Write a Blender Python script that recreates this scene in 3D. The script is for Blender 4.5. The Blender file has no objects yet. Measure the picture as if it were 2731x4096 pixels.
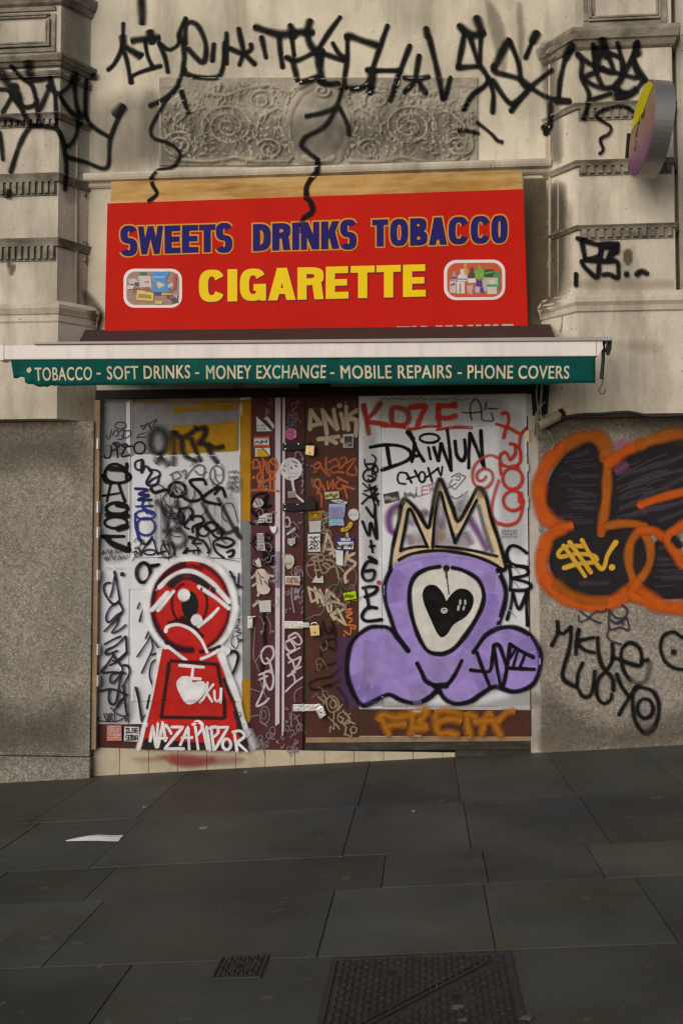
import bpy, bmesh, math, random
import numpy as np
from mathutils import Vector
from mathutils.bvhtree import BVHTree
from mathutils.geometry import delaunay_2d_cdt

R = math.radians
scene = bpy.context.scene
COL = scene.collection
random.seed(7)

# ---------------------------------------------------------------- camera
D, H, PITCH, YAW, LENS = 6.64, 1.30, R(3.0), R(4.7), 35.0
cam = bpy.data.objects.new('camera', bpy.data.cameras.new('camera'))
COL.objects.link(cam)
cam.data.sensor_fit = 'VERTICAL'
cam.data.sensor_height = 36.0
cam.data.lens = LENS
cam.data.clip_end = 200
cam.location = (0, -D, H)
cam.rotation_euler = (math.pi / 2 + PITCH, 0, YAW)
scene.camera = cam

# ---------------------------------------------------------------- light
SUN_EL, SUN_AZ = R(26), R(33)       # lamp-lit street: one broad warm source behind the camera, from the left
world = bpy.data.worlds.new('World')
scene.world = world
world.use_nodes = True
wn = world.node_tree.nodes
bg = wn['Background']
sky = wn.new('ShaderNodeTexSky')
sky.sky_type = 'NISHITA'
sky.sun_disc = False
sky.sun_elevation = SUN_EL
sky.sun_rotation = math.pi + SUN_AZ
world.node_tree.links.new(sky.outputs['Color'], bg.inputs['Color'])
bg.inputs['Strength'].default_value = 0.05

sd = bpy.data.lights.new('sun', 'SUN')
sd.energy = 2.5
sd.angle = R(65)
sd.color = (1.0, 0.915, 0.815)
sun = bpy.data.objects.new('sun', sd)
COL.objects.link(sun)
_d = Vector((math.sin(SUN_AZ) * math.cos(SUN_EL), math.cos(SUN_AZ) * math.cos(SUN_EL), -math.sin(SUN_EL)))
sun.rotation_euler = _d.to_track_quat('-Z', 'Y').to_euler()

scene.view_settings.view_transform = 'Standard'
scene.view_settings.look = 'None'
scene.view_settings.exposure = 0.2
scene.view_settings.gamma = 1.0
scene.cycles.transparent_max_bounces = 40
scene.cycles.max_bounces = 6
scene.cycles.filter_width = 1.35

# ---------------------------------------------------------------- photograph frames -> points on real surfaces
FPX = LENS / 36.0 * 4096
_F = Vector((-math.sin(YAW) * math.cos(PITCH), math.cos(YAW) * math.cos(PITCH), math.sin(PITCH)))
_R = Vector((math.cos(YAW), math.sin(YAW), 0))
_U = _R.cross(_F)
CAM = Vector((0, -D, H))
FR = {'Z': (0, 0, 2731 / 1568), 'A': (0, 0, 900 / 1568), 'B': (900, 0, 900 / 1568), 'C': (1831, 0, 900 / 1568),
      'D': (0, 700, 900 / 1568), 'E': (900, 700, 900 / 1568), 'F': (1831, 700, 900 / 1568),
      'G1': (340, 1530, 700 / 1568), 'G2': (340, 2130, 700 / 1568), 'G3': (340, 2600, 700 / 1568),
      'H1': (960, 1530, 500 / 1568), 'H2': (960, 1980, 500 / 1568), 'H3': (960, 2430, 500 / 1568),
      'J1': (1400, 1530, 800 / 1568), 'J2': (1350, 2230, 850 / 1568),
      'K1': (2031, 1600, 700 / 1568), 'K2': (2031, 2300, 700 / 1568),
      'L1': (0, 2900, 1400 / 1568), 'L2': (1200, 2900, 1531 / 1568),
      'N': (2080, 1480, 651 / 896), 'O': (0, 1150, 420 / 896), 'Q': (460, 1040, 300 / 896), 'W': (1740, 1000, 320 / 896)}

def src(f, x, y):
    a, b, s = FR[f]
    return a + x * s, b + y * s

def ray(u, v):
    return (_F * FPX + _R * (u - 1365.5) - _U * (v - 2048)).normalized()

def P(f, x, y, Y):
    d = ray(*src(f, x, y))
    return CAM + d * ((Y + D) / d.y)

def pr(p):
    q = Vector(p) - CAM
    z = q.dot(_F)
    return (1365.5 + q.dot(_R) / z * FPX, 2048 - q.dot(_U) / z * FPX)

def Zy(x, y, Y):
    return P('Z', x, y, Y).z

def Xx(x, y, Y):
    return P('Z', x, y, Y).x

# sloping pavement: level across, climbing to the right
_a, _b = P('Z', 210, 1788, -0.08), P('Z', 1240, 1733, -0.08)
GX = (_b.z - _a.z) / (_b.x - _a.x)
GZ0 = _a.z - GX * _a.x

def gz(x):
    return GZ0 + GX * x

def PG(f, x, y):                       # a point on the pavement
    d = ray(*src(f, x, y))
    n = Vector((-GX, 0, 1))
    t = (GZ0 - n.dot(CAM)) / n.dot(d)
    return CAM + d * t

# ---------------------------------------------------------------- mesh builder
class MB:
    def __init__(self):
        self.v, self.f, self.m, self.a = [], [], [], []

    def vert(self, p, a=1.0):
        self.v.append(Vector(p)); self.a.append(a)
        return len(self.v) - 1

    def face(self, idx, m=0):
        self.f.append(tuple(idx)); self.m.append(m)

    def poly(self, pts, m=0):
        self.face([self.vert(p) for p in pts], m)

    def prism(self, front, back, m=0):          # two matching rings, closed
        n = len(front)
        i = [self.vert(p) for p in front]; j = [self.vert(p) for p in back]
        self.face(i, m); self.face(j[::-1], m)
        for k in range(n):
            l = (k + 1) % n
            self.face((i[l], i[k], j[k], j[l]), m)

    def box(self, x0, x1, y0, y1, z0, z1, m=0):
        self.prism([(x0, y0, z0), (x1, y0, z0), (x1, y0, z1), (x0, y0, z1)],
                   [(x0, y1, z0), (x1, y1, z0), (x1, y1, z1), (x0, y1, z1)], m)

    def pbox(self, f, x0, y0, x1, y1, Yf, Yb, m=0):     # world-aligned box seen at that rectangle
        xm, ym = (x0 + x1) / 2, (y0 + y1) / 2
        self.box(P(f, x0, ym, Yf).x, P(f, x1, ym, Yf).x, Yf, Yb, P(f, xm, y1, Yf).z, P(f, xm, y0, Yf).z, m)

    def pquad(self, f, pts, Yf, th, m=0):               # board with those corners
        fr = [P(f, x, y, Yf) for x, y in pts]
        self.prism(fr, [p + Vector((0, th, 0)) for p in fr], m)

    def tube(self, pts, r, m=0, n=6, closed=False):
        pts = [Vector(p) for p in pts]
        rings = []
        for k, p in enumerate(pts):
            a = pts[max(k - 1, 0)]; b = pts[min(k + 1, len(pts) - 1)]
            if closed:
                a = pts[k - 1]; b = pts[(k + 1) % len(pts)]
            t = (b - a).normalized()
            u = t.cross(Vector((0.3, 0.9, 0.2))).normalized()
            w = t.cross(u)
            rings.append([self.vert(p + (u * math.cos(2 * math.pi * q / n) + w * math.sin(2 * math.pi * q / n)) * r) for q in range(n)])
        for k in range(len(rings) - (0 if closed else 1)):
            A, B = rings[k], rings[(k + 1) % len(rings)]
            for q in range(n):
                self.face((A[q], A[(q + 1) % n], B[(q + 1) % n], B[q]), m)
        if not closed:
            self.face(rings[0][::-1], m); self.face(rings[-1], m)

    def disc(self, c, r, ax, h, m=0, n=16):             # a short cylinder from c along ax
        c = Vector(c); ax = Vector(ax).normalized()
        u = ax.orthogonal().normalized(); w = ax.cross(u)
        A = [c + (u * math.cos(2 * math.pi * q / n) + w * math.sin(2 * math.pi * q / n)) * r for q in range(n)]
        self.prism([p + ax * h for p in A], A, m)

    def loft(self, foot, prof, m=0):                    # foot(e) -> [(x,y)], prof [(z,e)]
        rings = [[self.vert((x, y, z)) for x, y in foot(e)] for z, e in prof]
        n = len(rings[0])
        for A, B in zip(rings, rings[1:]):
            for q in range(n - 1):
                self.face((A[q], A[q + 1], B[q + 1], B[q]), m)
        self.face(rings[-1], m); self.face(rings[0][::-1], m)

    def build(self, name, mats, parent=None, bevel=0.0, smooth=False, attr=False, collide=None):
        if collide is not None:
            off = len(collide[0])
            collide[0].extend(self.v)
            collide[1].extend(tuple(i + off for i in f) for f in self.f)
        me = bpy.data.meshes.new(name)
        loc = Vector((0, 0, 0))
        p = parent
        while p is not None:
            loc += p.location; p = p.parent
        me.from_pydata([tuple(v - loc) for v in self.v], [], self.f)
        if not isinstance(mats, (list, tuple)):
            mats = [mats]
        for mt in mats:
            me.materials.append(mt)
        if len(mats) > 1:
            me.polygons.foreach_set('material_index', self.m)
        if attr:
            at = me.attributes.new('a', 'FLOAT', 'POINT')
            at.data.foreach_set('value', self.a)
        else:
            bm = bmesh.new(); bm.from_mesh(me)
            bmesh.ops.recalc_face_normals(bm, faces=bm.faces)
            bm.to_mesh(me); bm.free()
        if smooth:
            me.polygons.foreach_set('use_smooth', [True] * len(me.polygons))
        me.update()
        o = bpy.data.objects.new(name, me)
        COL.objects.link(o)
        o.parent = parent
        if bevel:
            b = o.modifiers.new('bevel', 'BEVEL')
            b.width = bevel; b.segments = 2; b.limit_method = 'ANGLE'; b.angle_limit = R(40)
        return o

def thing(name, loc, label, cat, group=None):
    o = bpy.data.objects.new(name, None)
    COL.objects.link(o)
    o.location = loc; o.empty_display_size = 0.1
    o['label'] = label; o['category'] = cat
    if group: o['group'] = group
    return o

def tagp(o, label=None, cat=None, group=None, kind=None):
    for k, v in (('label', label), ('category', cat), ('group', group), ('kind', kind)):
        if v: o[k] = v
    return o

# ---------------------------------------------------------------- materials
def new_mat(name):
    m = bpy.data.materials.new(name); m.use_nodes = True
    nt = m.node_tree
    return m, nt, nt.nodes['Principled BSDF']

def nd(nt, t, **kw):
    n = nt.nodes.new(t)
    for k, v in kw.items():
        if k.startswith('i_'):
            key = k[2:]
            n.inputs[int(key) if key.isdigit() else key].default_value = v
        else:
            setattr(n, k, v)
    return n

def mixc(nt, fac, a, b, mode='MIX'):
    n = nd(nt, 'ShaderNodeMix', data_type='RGBA', blend_type=mode)
    for s, v in ((0, fac), (6, a), (7, b)):
        if hasattr(v, 'is_output'):
            nt.links.new(v, n.inputs[s])
        elif s == 0:
            n.inputs[0].default_value = v
        else:
            n.inputs[s].default_value = (*v[:3], 1)
    return n.outputs[2]

def noise(nt, scale, stretch=(1, 1, 1), detail=5, rough=0.6, lo=0.3, hi=0.7, off=0.0):
    g = nd(nt, 'ShaderNodeNewGeometry')
    mp = nd(nt, 'ShaderNodeMapping')
    mp.inputs['Scale'].default_value = stretch
    mp.inputs['Location'].default_value = (off, off * 1.7, off * 0.6)
    nt.links.new(g.outputs['Position'], mp.inputs['Vector'])
    t = nd(nt, 'ShaderNodeTexNoise', i_Scale=scale, i_Detail=detail, i_Roughness=rough)
    nt.links.new(mp.outputs[0], t.inputs['Vector'])
    r = nd(nt, 'ShaderNodeMapRange')
    r.inputs[1].default_value = lo; r.inputs[2].default_value = hi
    nt.links.new(t.outputs[0], r.inputs[0])
    return r.outputs[0]

def bump(nt, bs, h, strength, dist=0.01):
    b = nd(nt, 'ShaderNodeBump')
    b.inputs['Strength'].default_value = strength
    b.inputs['Distance'].default_value = dist
    nt.links.new(h, b.inputs['Height'])
    nt.links.new(b.outputs[0], bs.inputs['Normal'])

def surf(name, base, rough=0.7, var=0.15, scale=5, dirt=None, dirt_amt=0.5, dirt_lo=0.5, dirt_hi=0.75, dscale=3, stretch=(1, 1, 0.25),
         specks=0.0, bumpy=0.15, bscale=90, spec=0.3, metal=0.0, seed=0.0, fine=0.10):
    m, nt, bs = new_mat(name)
    n1 = noise(nt, scale, off=seed)
    lo = tuple(c * (1 - var) for c in base); hi = tuple(min(c * (1 + var), 1) for c in base)
    c = mixc(nt, n1, lo, hi)
    if dirt:
        dn = noise(nt, dscale, stretch, 7, 0.65, dirt_lo, dirt_hi, seed + 3)
        mu = nd(nt, 'ShaderNodeMath', operation='MULTIPLY'); mu.inputs[1].default_value = dirt_amt
        nt.links.new(dn, mu.inputs[0])
        c = mixc(nt, mu.outputs[0], c, dirt)
    if specks:
        sp = noise(nt, 38, (1, 1, 1), 2, 0.5, 0.70, 0.76, seed + 9)
        mu = nd(nt, 'ShaderNodeMath', operation='MULTIPLY'); mu.inputs[1].default_value = specks
        nt.links.new(sp, mu.inputs[0])
        c = mixc(nt, mu.outputs[0], c, (0.06, 0.055, 0.045))
    if fine:
        gm = nd(nt, 'ShaderNodeMapRange'); gm.inputs[3].default_value = 1 - fine; gm.inputs[4].default_value = 1 + fine
        nt.links.new(noise(nt, 260, detail=2, lo=0.3, hi=0.7, off=seed + 1), gm.inputs[0])
        c = mixc(nt, 1.0, c, gm.outputs[0], 'MULTIPLY')
    nt.links.new(c, bs.inputs['Base Color'])
    bs.inputs['Roughness'].default_value = rough
    bs.inputs['Specular IOR Level'].default_value = spec
    bs.inputs['Metallic'].default_value = metal
    if bumpy:
        bump(nt, bs, noise(nt, bscale, detail=4, lo=0.2, hi=0.8), bumpy, 0.006)
    return m

def granite(name, base, seed):
    base = tuple(b * k for b, k in zip(base, (.93, .95, .98)))
    m, nt, bs = new_mat(name)
    c = mixc(nt, noise(nt, 3.2, (1, 1, 0.7), 8, 0.7, 0.36, 0.64, seed), tuple(x * 0.72 for x in base), tuple(x * 1.16 for x in base))
    c = mixc(nt, noise(nt, 42, (1, 1, 1), 5, 0.8, 0.38, 0.60, seed), tuple(x * 0.45 for x in base), c)
    c = mixc(nt, noise(nt, 70, (1, 1, 1), 3, 0.7, 0.54, 0.70, seed + 4), c, tuple(min(1, x * 1.65) for x in base))
    d = noise(nt, 2.0, (1, 1, 0.35), 7, 0.7, 0.55, 0.85, seed + 7)
    mu = nd(nt, 'ShaderNodeMath', operation='MULTIPLY'); mu.inputs[1].default_value = 0.8
    nt.links.new(d, mu.inputs[0])
    c = mixc(nt, mu.outputs[0], c, tuple(x * 0.5 for x in base))
    nt.links.new(c, bs.inputs['Base Color'])
    bs.inputs['Roughness'].default_value = 0.75
    bs.inputs['Specular IOR Level'].default_value = 0.25
    bump(nt, bs, noise(nt, 150, detail=3, lo=0.2, hi=0.8), 0.35, 0.006)
    return m

PAINTS = {}
def paint(col, rough=0.7, amax=1.0):
    key = (col, rough, amax)
    if key in PAINTS:
        return PAINTS[key]
    m, nt, bs = new_mat('spray_paint')
    c = mixc(nt, noise(nt, 14), tuple(x * 0.85 for x in col), tuple(min(1, x * 1.12) for x in col))
    nt.links.new(c, bs.inputs['Base Color'])
    bs.inputs['Roughness'].default_value = rough
    bs.inputs['Specular IOR Level'].default_value = 0.08
    at = nd(nt, 'ShaderNodeAttribute', attribute_name='a')
    # a fine spatter breaks the edge of the paint
    sp = noise(nt, 170, detail=2, lo=0.25, hi=0.75)
    ms = nd(nt, 'ShaderNodeMath', operation='MULTIPLY_ADD'); ms.inputs[1].default_value = 0.5; ms.inputs[2].default_value = -0.25
    nt.links.new(sp, ms.inputs[0])
    # the spatter counts only where the coat is partial: weight 4a(1-a)
    inv = nd(nt, 'ShaderNodeMath', operation='SUBTRACT'); inv.inputs[0].default_value = 1.0
    nt.links.new(at.outputs['Fac'], inv.inputs[1])
    w = nd(nt, 'ShaderNodeMath', operation='MULTIPLY')
    nt.links.new(at.outputs['Fac'], w.inputs[0]); nt.links.new(inv.outputs[0], w.inputs[1])
    w4 = nd(nt, 'ShaderNodeMath', operation='MULTIPLY'); w4.inputs[1].default_value = 4.0
    nt.links.new(w.outputs[0], w4.inputs[0])
    ad = nd(nt, 'ShaderNodeMath', operation='MULTIPLY_ADD')
    nt.links.new(ms.outputs[0], ad.inputs[0]); nt.links.new(w4.outputs[0], ad.inputs[1]); nt.links.new(at.outputs['Fac'], ad.inputs[2])
    ma = nd(nt, 'ShaderNodeMath', operation='MULTIPLY', use_clamp=True)
    dens = nd(nt, 'ShaderNodeMapRange'); dens.inputs[3].default_value = amax * .84; dens.inputs[4].default_value = amax
    nt.links.new(noise(nt, 7, detail=4, lo=.3, hi=.55, off=2.2), dens.inputs[0])
    nt.links.new(ad.outputs[0], ma.inputs[0]); nt.links.new(dens.outputs[0], ma.inputs[1])
    nt.links.new(ma.outputs[0], bs.inputs['Alpha'])
    PAINTS[key] = m
    return m

M = dict(
    stone=surf('painted_limestone', (0.53, 0.475, 0.385), 0.8, 0.26, 1.5, (0.17, 0.14, 0.095), 0.9, 0.43, 0.80, 2.8, (1.6, 1, 0.35), 0.9, 0.3, 60),
    stone_side=surf('bare_limestone', (0.46, 0.40, 0.30), 0.85, 0.15, 3, (0.13, 0.10, 0.06), 0.8, 0.45, 0.8, 4, (2, 1, 0.3), 0.6, 0.3, 60, seed=4),
    relief=surf('weathered_carved_stone', (0.37, 0.33, 0.26), 0.85, 0.22, 9, (0.12, 0.105, 0.08), 0.8, 0.38, 0.72, 5, (1, 1, 0.7), 0.3, 0.25, 90, seed=2),
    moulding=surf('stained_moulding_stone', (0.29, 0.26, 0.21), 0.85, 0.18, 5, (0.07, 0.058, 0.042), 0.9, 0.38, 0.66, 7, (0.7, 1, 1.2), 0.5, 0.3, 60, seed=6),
    bay=surf('grimy_bay_stone', (0.57, 0.515, 0.405), 0.85, 0.22, 1.6, (0.16, 0.13, 0.08), 0.85, 0.46, 0.82, 2.2, (1.5, 1, 0.3), 0.4, 0.25, 60, seed=8),
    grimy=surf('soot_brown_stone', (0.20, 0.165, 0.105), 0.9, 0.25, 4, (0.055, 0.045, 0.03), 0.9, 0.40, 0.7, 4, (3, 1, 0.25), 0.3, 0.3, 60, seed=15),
    granite_l=granite('grey_granite', (0.30, 0.265, 0.215), 0.0),
    granite_r=granite('warm_granite', (0.33, 0.285, 0.235), 5.0),
    white=surf('white_door_paint', (0.61, 0.62, 0.67), 0.55, 0.06, 4, (0.40, 0.38, 0.36), 0.5, 0.5, 0.85, 5, (2, 1, 0.3), 0.25, 0.06, 60, seed=1),
    maroon=surf('maroon_door_paint', (0.072, 0.018, 0.022), 0.5, 0.2, 6, (0.07, 0.04, 0.03), 0.6, 0.5, 0.8, 6, (2, 1, 0.3), 0.0, 0.08, 60, spec=0.12, seed=3),
    maroon_brown=surf('worn_brown_paint', (0.068, 0.024, 0.017), 0.55, 0.2, 6, (0.035, 0.022, 0.012), 0.6, 0.5, 0.8, 6, (2, 1, 0.3), 0.0, 0.08, 60, spec=0.12, seed=5),
    strip=surf('white_plastic_strip', (0.50, 0.45, 0.50), 0.5, 0.1, 10, (0.10, 0.04, 0.06), 0.7, 0.60, 0.75, 7, (2, 1, 0.5), 0.3, 0.05, 60),
    wood=surf('brown_timber', (0.27, 0.175, 0.10), 0.7, 0.2, 8, (0.10, 0.06, 0.03), 0.6, 0.5, 0.8, 9, (3, 1, 0.2), 0.2, 0.15, 60),
    jamb=surf('pale_jamb_paint', (0.42, 0.39, 0.35), 0.6, 0.12, 5, (0.14, 0.11, 0.07), 0.7, 0.5, 0.8, 7, (3, 1, 0.3), 0.3, 0.1, 60, seed=12),
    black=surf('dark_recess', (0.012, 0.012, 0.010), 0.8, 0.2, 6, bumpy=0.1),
    shutter=surf('cream_shutter_box', (0.42, 0.40, 0.32), 0.5, 0.1, 8, (0.12, 0.10, 0.07), 0.7, 0.5, 0.7, 8, (1, 1, 1)),
    tile=surf('cream_step_tile', (0.46, 0.385, 0.28), 0.45, 0.1, 4, (0.20, 0.15, 0.09), 0.6, 0.5, 0.8, 5, (1, 1, 1), 0.2, 0.05, 60),
    grout=surf('dark_grout', (0.10, 0.08, 0.06), 0.9),
    red=surf('red_sign_vinyl', (0.49, 0.016, 0.009), 0.5, 0.06, 2, (0.35, 0.010, 0.008), 0.5, 0.5, 0.8, 1.5, (2, 1, 0.4), fine=0.05, bumpy=0.0, spec=0.02),
    yellow=surf('yellow_vinyl', (0.80, 0.56, 0.0), 0.35, 0.03, 3, bumpy=0.0, spec=0.1),
    blue=surf('navy_vinyl', (0.024, 0.019, 0.13), 0.5, 0.08, 3, bumpy=0.0, spec=0.02),
    orange=surf('orange_vinyl', (0.60, 0.26, 0.012), 0.35, 0.05, 3, bumpy=0.0, spec=0.1),
    purple=surf('plum_vinyl', (0.20, 0.012, 0.05), 0.35, 0.05, 3, bumpy=0.0, spec=0.1),
    whitev=surf('white_vinyl', (0.68, 0.62, 0.63), 0.35, 0.05, 3, bumpy=0.0),
    ply=surf('weathered_plywood', (0.38, 0.205, 0.045), 0.8, 0.3, 3, (0.58, 0.38, 0.16), 0.9, 0.42, 0.68, 5, (0.45, 1, 3), 0.0, 0.15, 60, seed=2),
    fabric=surf('brown_awning_fabric', (0.045, 0.021, 0.017), 0.85, 0.15, 6, bumpy=0.2, bscale=200),
    bar=surf('white_awning_bar', (0.70, 0.65, 0.62), 0.4, 0.06, 3, (0.40, 0.37, 0.33), 0.5, 0.5, 0.8, 5, (3, 1, 0.3), 0.0, 0.0),
    cap=surf('grey_awning_cap', (0.34, 0.31, 0.30), 0.5, 0.1, 5, bumpy=0.0),
    valance=surf('green_awning_cloth', (0.004, 0.075, 0.066), 0.75, 0.25, 4, (0.010, 0.038, 0.026), 0.8, 0.45, 0.7, 3, (1, 1, 1), 0.0, 0.15, 200, spec=0.04),
    cream=surf('cream_print', (0.52, 0.46, 0.33), 0.7, 0.15, 9, (0.05, 0.10, 0.08), 0.45, 0.55, 0.8, 14, (1, 1, 1), 0.0, 0.0),
    sill=surf('filthy_sill', (0.030, 0.027, 0.019), 0.8, 0.4, 9, (0.075, 0.068, 0.05), 0.8, 0.52, 0.72, 9, (0.4, 1, 2.5), bumpy=0.3),
    iron=surf('black_iron', (0.012, 0.0115, 0.012), 0.5, 0.3, 12, bumpy=0.2, spec=0.15),
    steel=surf('dull_steel', (0.45, 0.45, 0.44), 0.35, 0.2, 15, bumpy=0.1, metal=0.8),
    chrome=surf('bright_zinc', (0.62, 0.62, 0.63), 0.28, 0.2, 20, bumpy=0.2, metal=0.9),
    brass=surf('brass', (0.62, 0.45, 0.20), 0.35, 0.12, 20, bumpy=0.05, metal=0.35),
    pvc=surf('pale_cable', (0.30, 0.27, 0.20), 0.6, 0.2, 20, bumpy=0.0),
    cable=surf('black_cable', (0.02, 0.02, 0.02), 0.6, 0.2, 20, bumpy=0.0),
    rust=surf('rusty_hook', (0.16, 0.055, 0.03), 0.7, 0.2, 20, bumpy=0.0),
    cast=surf('cast_iron_cover', (0.026, 0.025, 0.022), 0.6, 0.3, 20, bumpy=0.4, spec=0.35),
    paper=surf('white_paper', (0.62, 0.60, 0.66), 0.8, 0.05, 20, bumpy=0.0),
    rim=surf('brushed_aluminium', (0.30, 0.285, 0.27), 0.4, 0.12, 2, bumpy=0.0, metal=0.75, seed=3),
)
# ================================================================= PAVEMENT
def pavement():
    m, nt, bs = new_mat('paving_stone')
    at = nd(nt, 'ShaderNodeAttribute', attribute_name='a')
    c = mixc(nt, noise(nt, 1.1, (1, 1, 1), 6, 0.6, 0.36, 0.64), (0.030, 0.0325, 0.0255), (0.061, 0.0645, 0.053))
    c = mixc(nt, noise(nt, 2.1, (1, 1.6, 1), 5, 0.6, 0.52, 0.78, 4), c, (0.054, 0.046, 0.024))
    c = mixc(nt, noise(nt, 1.7, (1, 1.3, 1), 4, 0.6, 0.55, 0.8, 9), c, (0.034, 0.047, 0.058))
    g = noise(nt, 210, (1, 1, 1), 2, 0.7, 0.2, 0.8, 2)
    gm = nd(nt, 'ShaderNodeMapRange'); gm.inputs[3].default_value = 0.72; gm.inputs[4].default_value = 1.28
    nt.links.new(g, gm.inputs[0])
    c = mixc(nt, 1.0, c, gm.outputs[0], 'MULTIPLY')
    c = mixc(nt, 1.0, c, at.outputs['Fac'], 'MULTIPLY')
    gum = noise(nt, 17, (1, 1, 1), 1, 0.4, 0.715, 0.735, 13)
    c = mixc(nt, gum, c, (0.075, 0.072, 0.064))
    nt.links.new(c, bs.inputs['Base Color'])
    bs.inputs['Roughness'].default_value = 0.55
    bs.inputs['Specular IOR Level'].default_value = 0.22
    bump(nt, bs, noise(nt, 120, detail=4, lo=0.2, hi=0.8), 0.3, 0.006)
    joint = surf('paving_joint', (0.015, 0.0145, 0.012), 0.9)
    # row boundaries read off the paving in the photograph
    rows = [0.08] + [PG('L2', 700, y).y for y in (312, 513, 652, 925)]
    step = 0.62
    while rows[-1] > -11:
        rows.append(rows[-1] - step * random.uniform(0.9, 1.15))
    joints = {0: [(265, 230), (640, 200), (1045, 165), (1430, 130)], 1: [(205, 420), (685, 420), (1160, 320)],
              2: [(343, 590), (760, 590), (1210, 560)], 3: [(120, 760), (770, 760), (1420, 700)]}
    left = {0: [PG('L1', 330, 310).x, PG('L1', 780, 270).x], 1: [PG('L1', 150, 460).x, PG('L1', 620, 440).x],
            2: [PG('L1', 130, 590).x, PG('L1', 560, 600).x], 3: []}
    mb = MB(); G = 0.0028
    mb.face([mb.vert((x, y, gz(x) - 0.004), 1) for x, y in ((-14, -14), (14, -14), (14, 0.4), (-14, 0.4))], 1)
    for r, (y1, y0) in enumerate(zip(rows, rows[1:])):
        if r in joints:
            xs = sorted([PG('L2', *p).x for p in joints[r]] + left[r])
        else:
            xs = [-1.9 + random.uniform(-.2, .2)]
            while xs[-1] < 2: xs.append(xs[-1] + random.uniform(0.75, 1.05))
        while xs[0] > -9: xs.insert(0, xs[0] - random.uniform(0.7, 1.0))
        while xs[-1] < 9: xs.append(xs[-1] + random.uniform(0.7, 1.0))
        for a, b in zip(xs, xs[1:]):
            t = random.uniform(0.80, 1.22); dz = random.uniform(-.0015, .0015)
            q = [(a + G, y0 + G), (b - G, y0 + G), (b - G, y1 - G), (a + G, y1 - G)]
            top = [mb.vert((x, y, gz(x) + dz), t) for x, y in q]
            bot = [mb.vert((x + (G * .6 if i in (1, 2) else -G * .6), y + (-G * .6 if i < 2 else G * .6), gz(x) - 0.005), t * .8) for i, (x, y) in enumerate(q)]
            mb.face(top, 0)
            for i in range(4):
                j = (i + 1) % 4
                mb.face((bot[i], bot[j], top[j], top[i]), 0)
    tagp(mb.build('pavement', [m, joint], attr=True), kind='structure')
pavement()

# ================================================================= BUILDING
BLD = thing('stone_building', (0, 0.3, GZ0), 'old pale stone shop building with graffiti over its carved panel, pilasters and granite base', 'building')
CV = ([], [])          # geometry that paint lands on
PIL, PED, GRL, GRR, BAY = -0.14, -0.17, -0.06, -0.012, 0.06
TOPZ = Zy(784, -160, BAY)
BOTZ = GZ0 - 0.8

def part(name, mats, f, bevel=0.0, parent=BLD, collide=True, **kw):
    mb = MB(); f(mb)
    return mb.build(name, mats, parent, bevel, collide=CV if collide else None, **kw)

xl_f, xl_r = Xx(135, 420, PIL), Xx(205, 420, BAY)
xr_r, xr_f, xr_f2 = Xx(1252, 400, BAY), Xx(1325, 400, PIL), Xx(1546, 400, PIL)
XL, XR = -4.6, 4.6

def foot_l(e):
    return [(XL, BAY), (XL, PIL - e), (xl_f + e * .5, PIL - e), (xl_r + e * .8, BAY), (xl_r + e * .8, BAY + .05)]
def foot_r(e):
    return [(xr_r - e * .8, BAY + .05), (xr_r - e * .8, BAY), (xr_f - e * .5, PIL - e), (xr_f2 + e * .6, PIL - e), (xr_f2 + .06 + e * .6, BAY), (xr_f2 + .06, BAY + .05)]

part('wall', M['bay'], lambda m: m.box(xl_r - .02, xr_r + .02, BAY, BAY + .25, Zy(784, 884, BAY), TOPZ))
part('wall', M['stone'], lambda m: m.box(xr_f2 + .05, XR, -0.05, 0.3, Zy(1500, 670, PIL), TOPZ + .01))

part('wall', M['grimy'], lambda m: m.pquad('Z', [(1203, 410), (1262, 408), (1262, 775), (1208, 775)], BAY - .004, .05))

def zl(y, Y=PIL): return Zy(100, y, Y)
def zr(y, Y=PIL): return Zy(1430, y, Y)

# pilaster shafts
PL = part('pilaster', M['stone'], lambda m: m.loft(foot_l, [(zl(700), 0), (zl(-160), 0)]))
PR = part('pilaster', M['stone'], lambda m: m.loft(foot_r, [(zr(690), 0), (zr(-160), 0)]))

def band(z, foot, x0, x1, par, right):
    """ a string course with a row of dentils under it; z = (top, fillet, dentil foot) """
    t, f, b = z
    def g(m):
        m.loft(foot, [(f + .002, .001), (f + .004, .016), ((t + f) / 2, .022), (t - .004, .034), (t, .030)])
        n = max(4, round((x1 - x0) / (.056 if right else .045)))
        w = (x1 - x0) / n
        m.box(x0, x1, PIL - .006, PIL - .001, b, f)
        for k in range(n):
            a = x0 + w * (k + .22)
            m.box(a, a + w * .56, PIL - .024, PIL - .005, b + .012, f + .003)
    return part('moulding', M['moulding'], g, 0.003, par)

for a, b, c in ((262, 277, 292), (400, 420, 450), (548, 568, 600)):
    band((zl(a), zl(b), zl(c)), foot_l, XL, xl_f - .01, PL, False)
for a, b, c in ((236, 250, 275), (368, 382, 402), (517, 528, 550)):
    band((zr(a), zr(b), zr(c)), foot_r, xr_f + .01, xr_f2 - .01, PR, True)

# little scrolled blocks on the splayed returns
for x, y in ((176, 418), (176, 438), (176, 553), (176, 586), (1256, 505), (1256, 600)):
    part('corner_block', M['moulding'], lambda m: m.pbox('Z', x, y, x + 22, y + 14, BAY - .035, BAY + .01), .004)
for bx, by, bY, br in ((176, 150, -.02, .012), (1284, 110, -.01, .018), (1262, 120, .03, .012)):
    part('bead', M['stone_side'], lambda m: m.tube([P('Z', bx, by, bY), P('Z', bx, 700, bY)], br), smooth=True)

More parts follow.
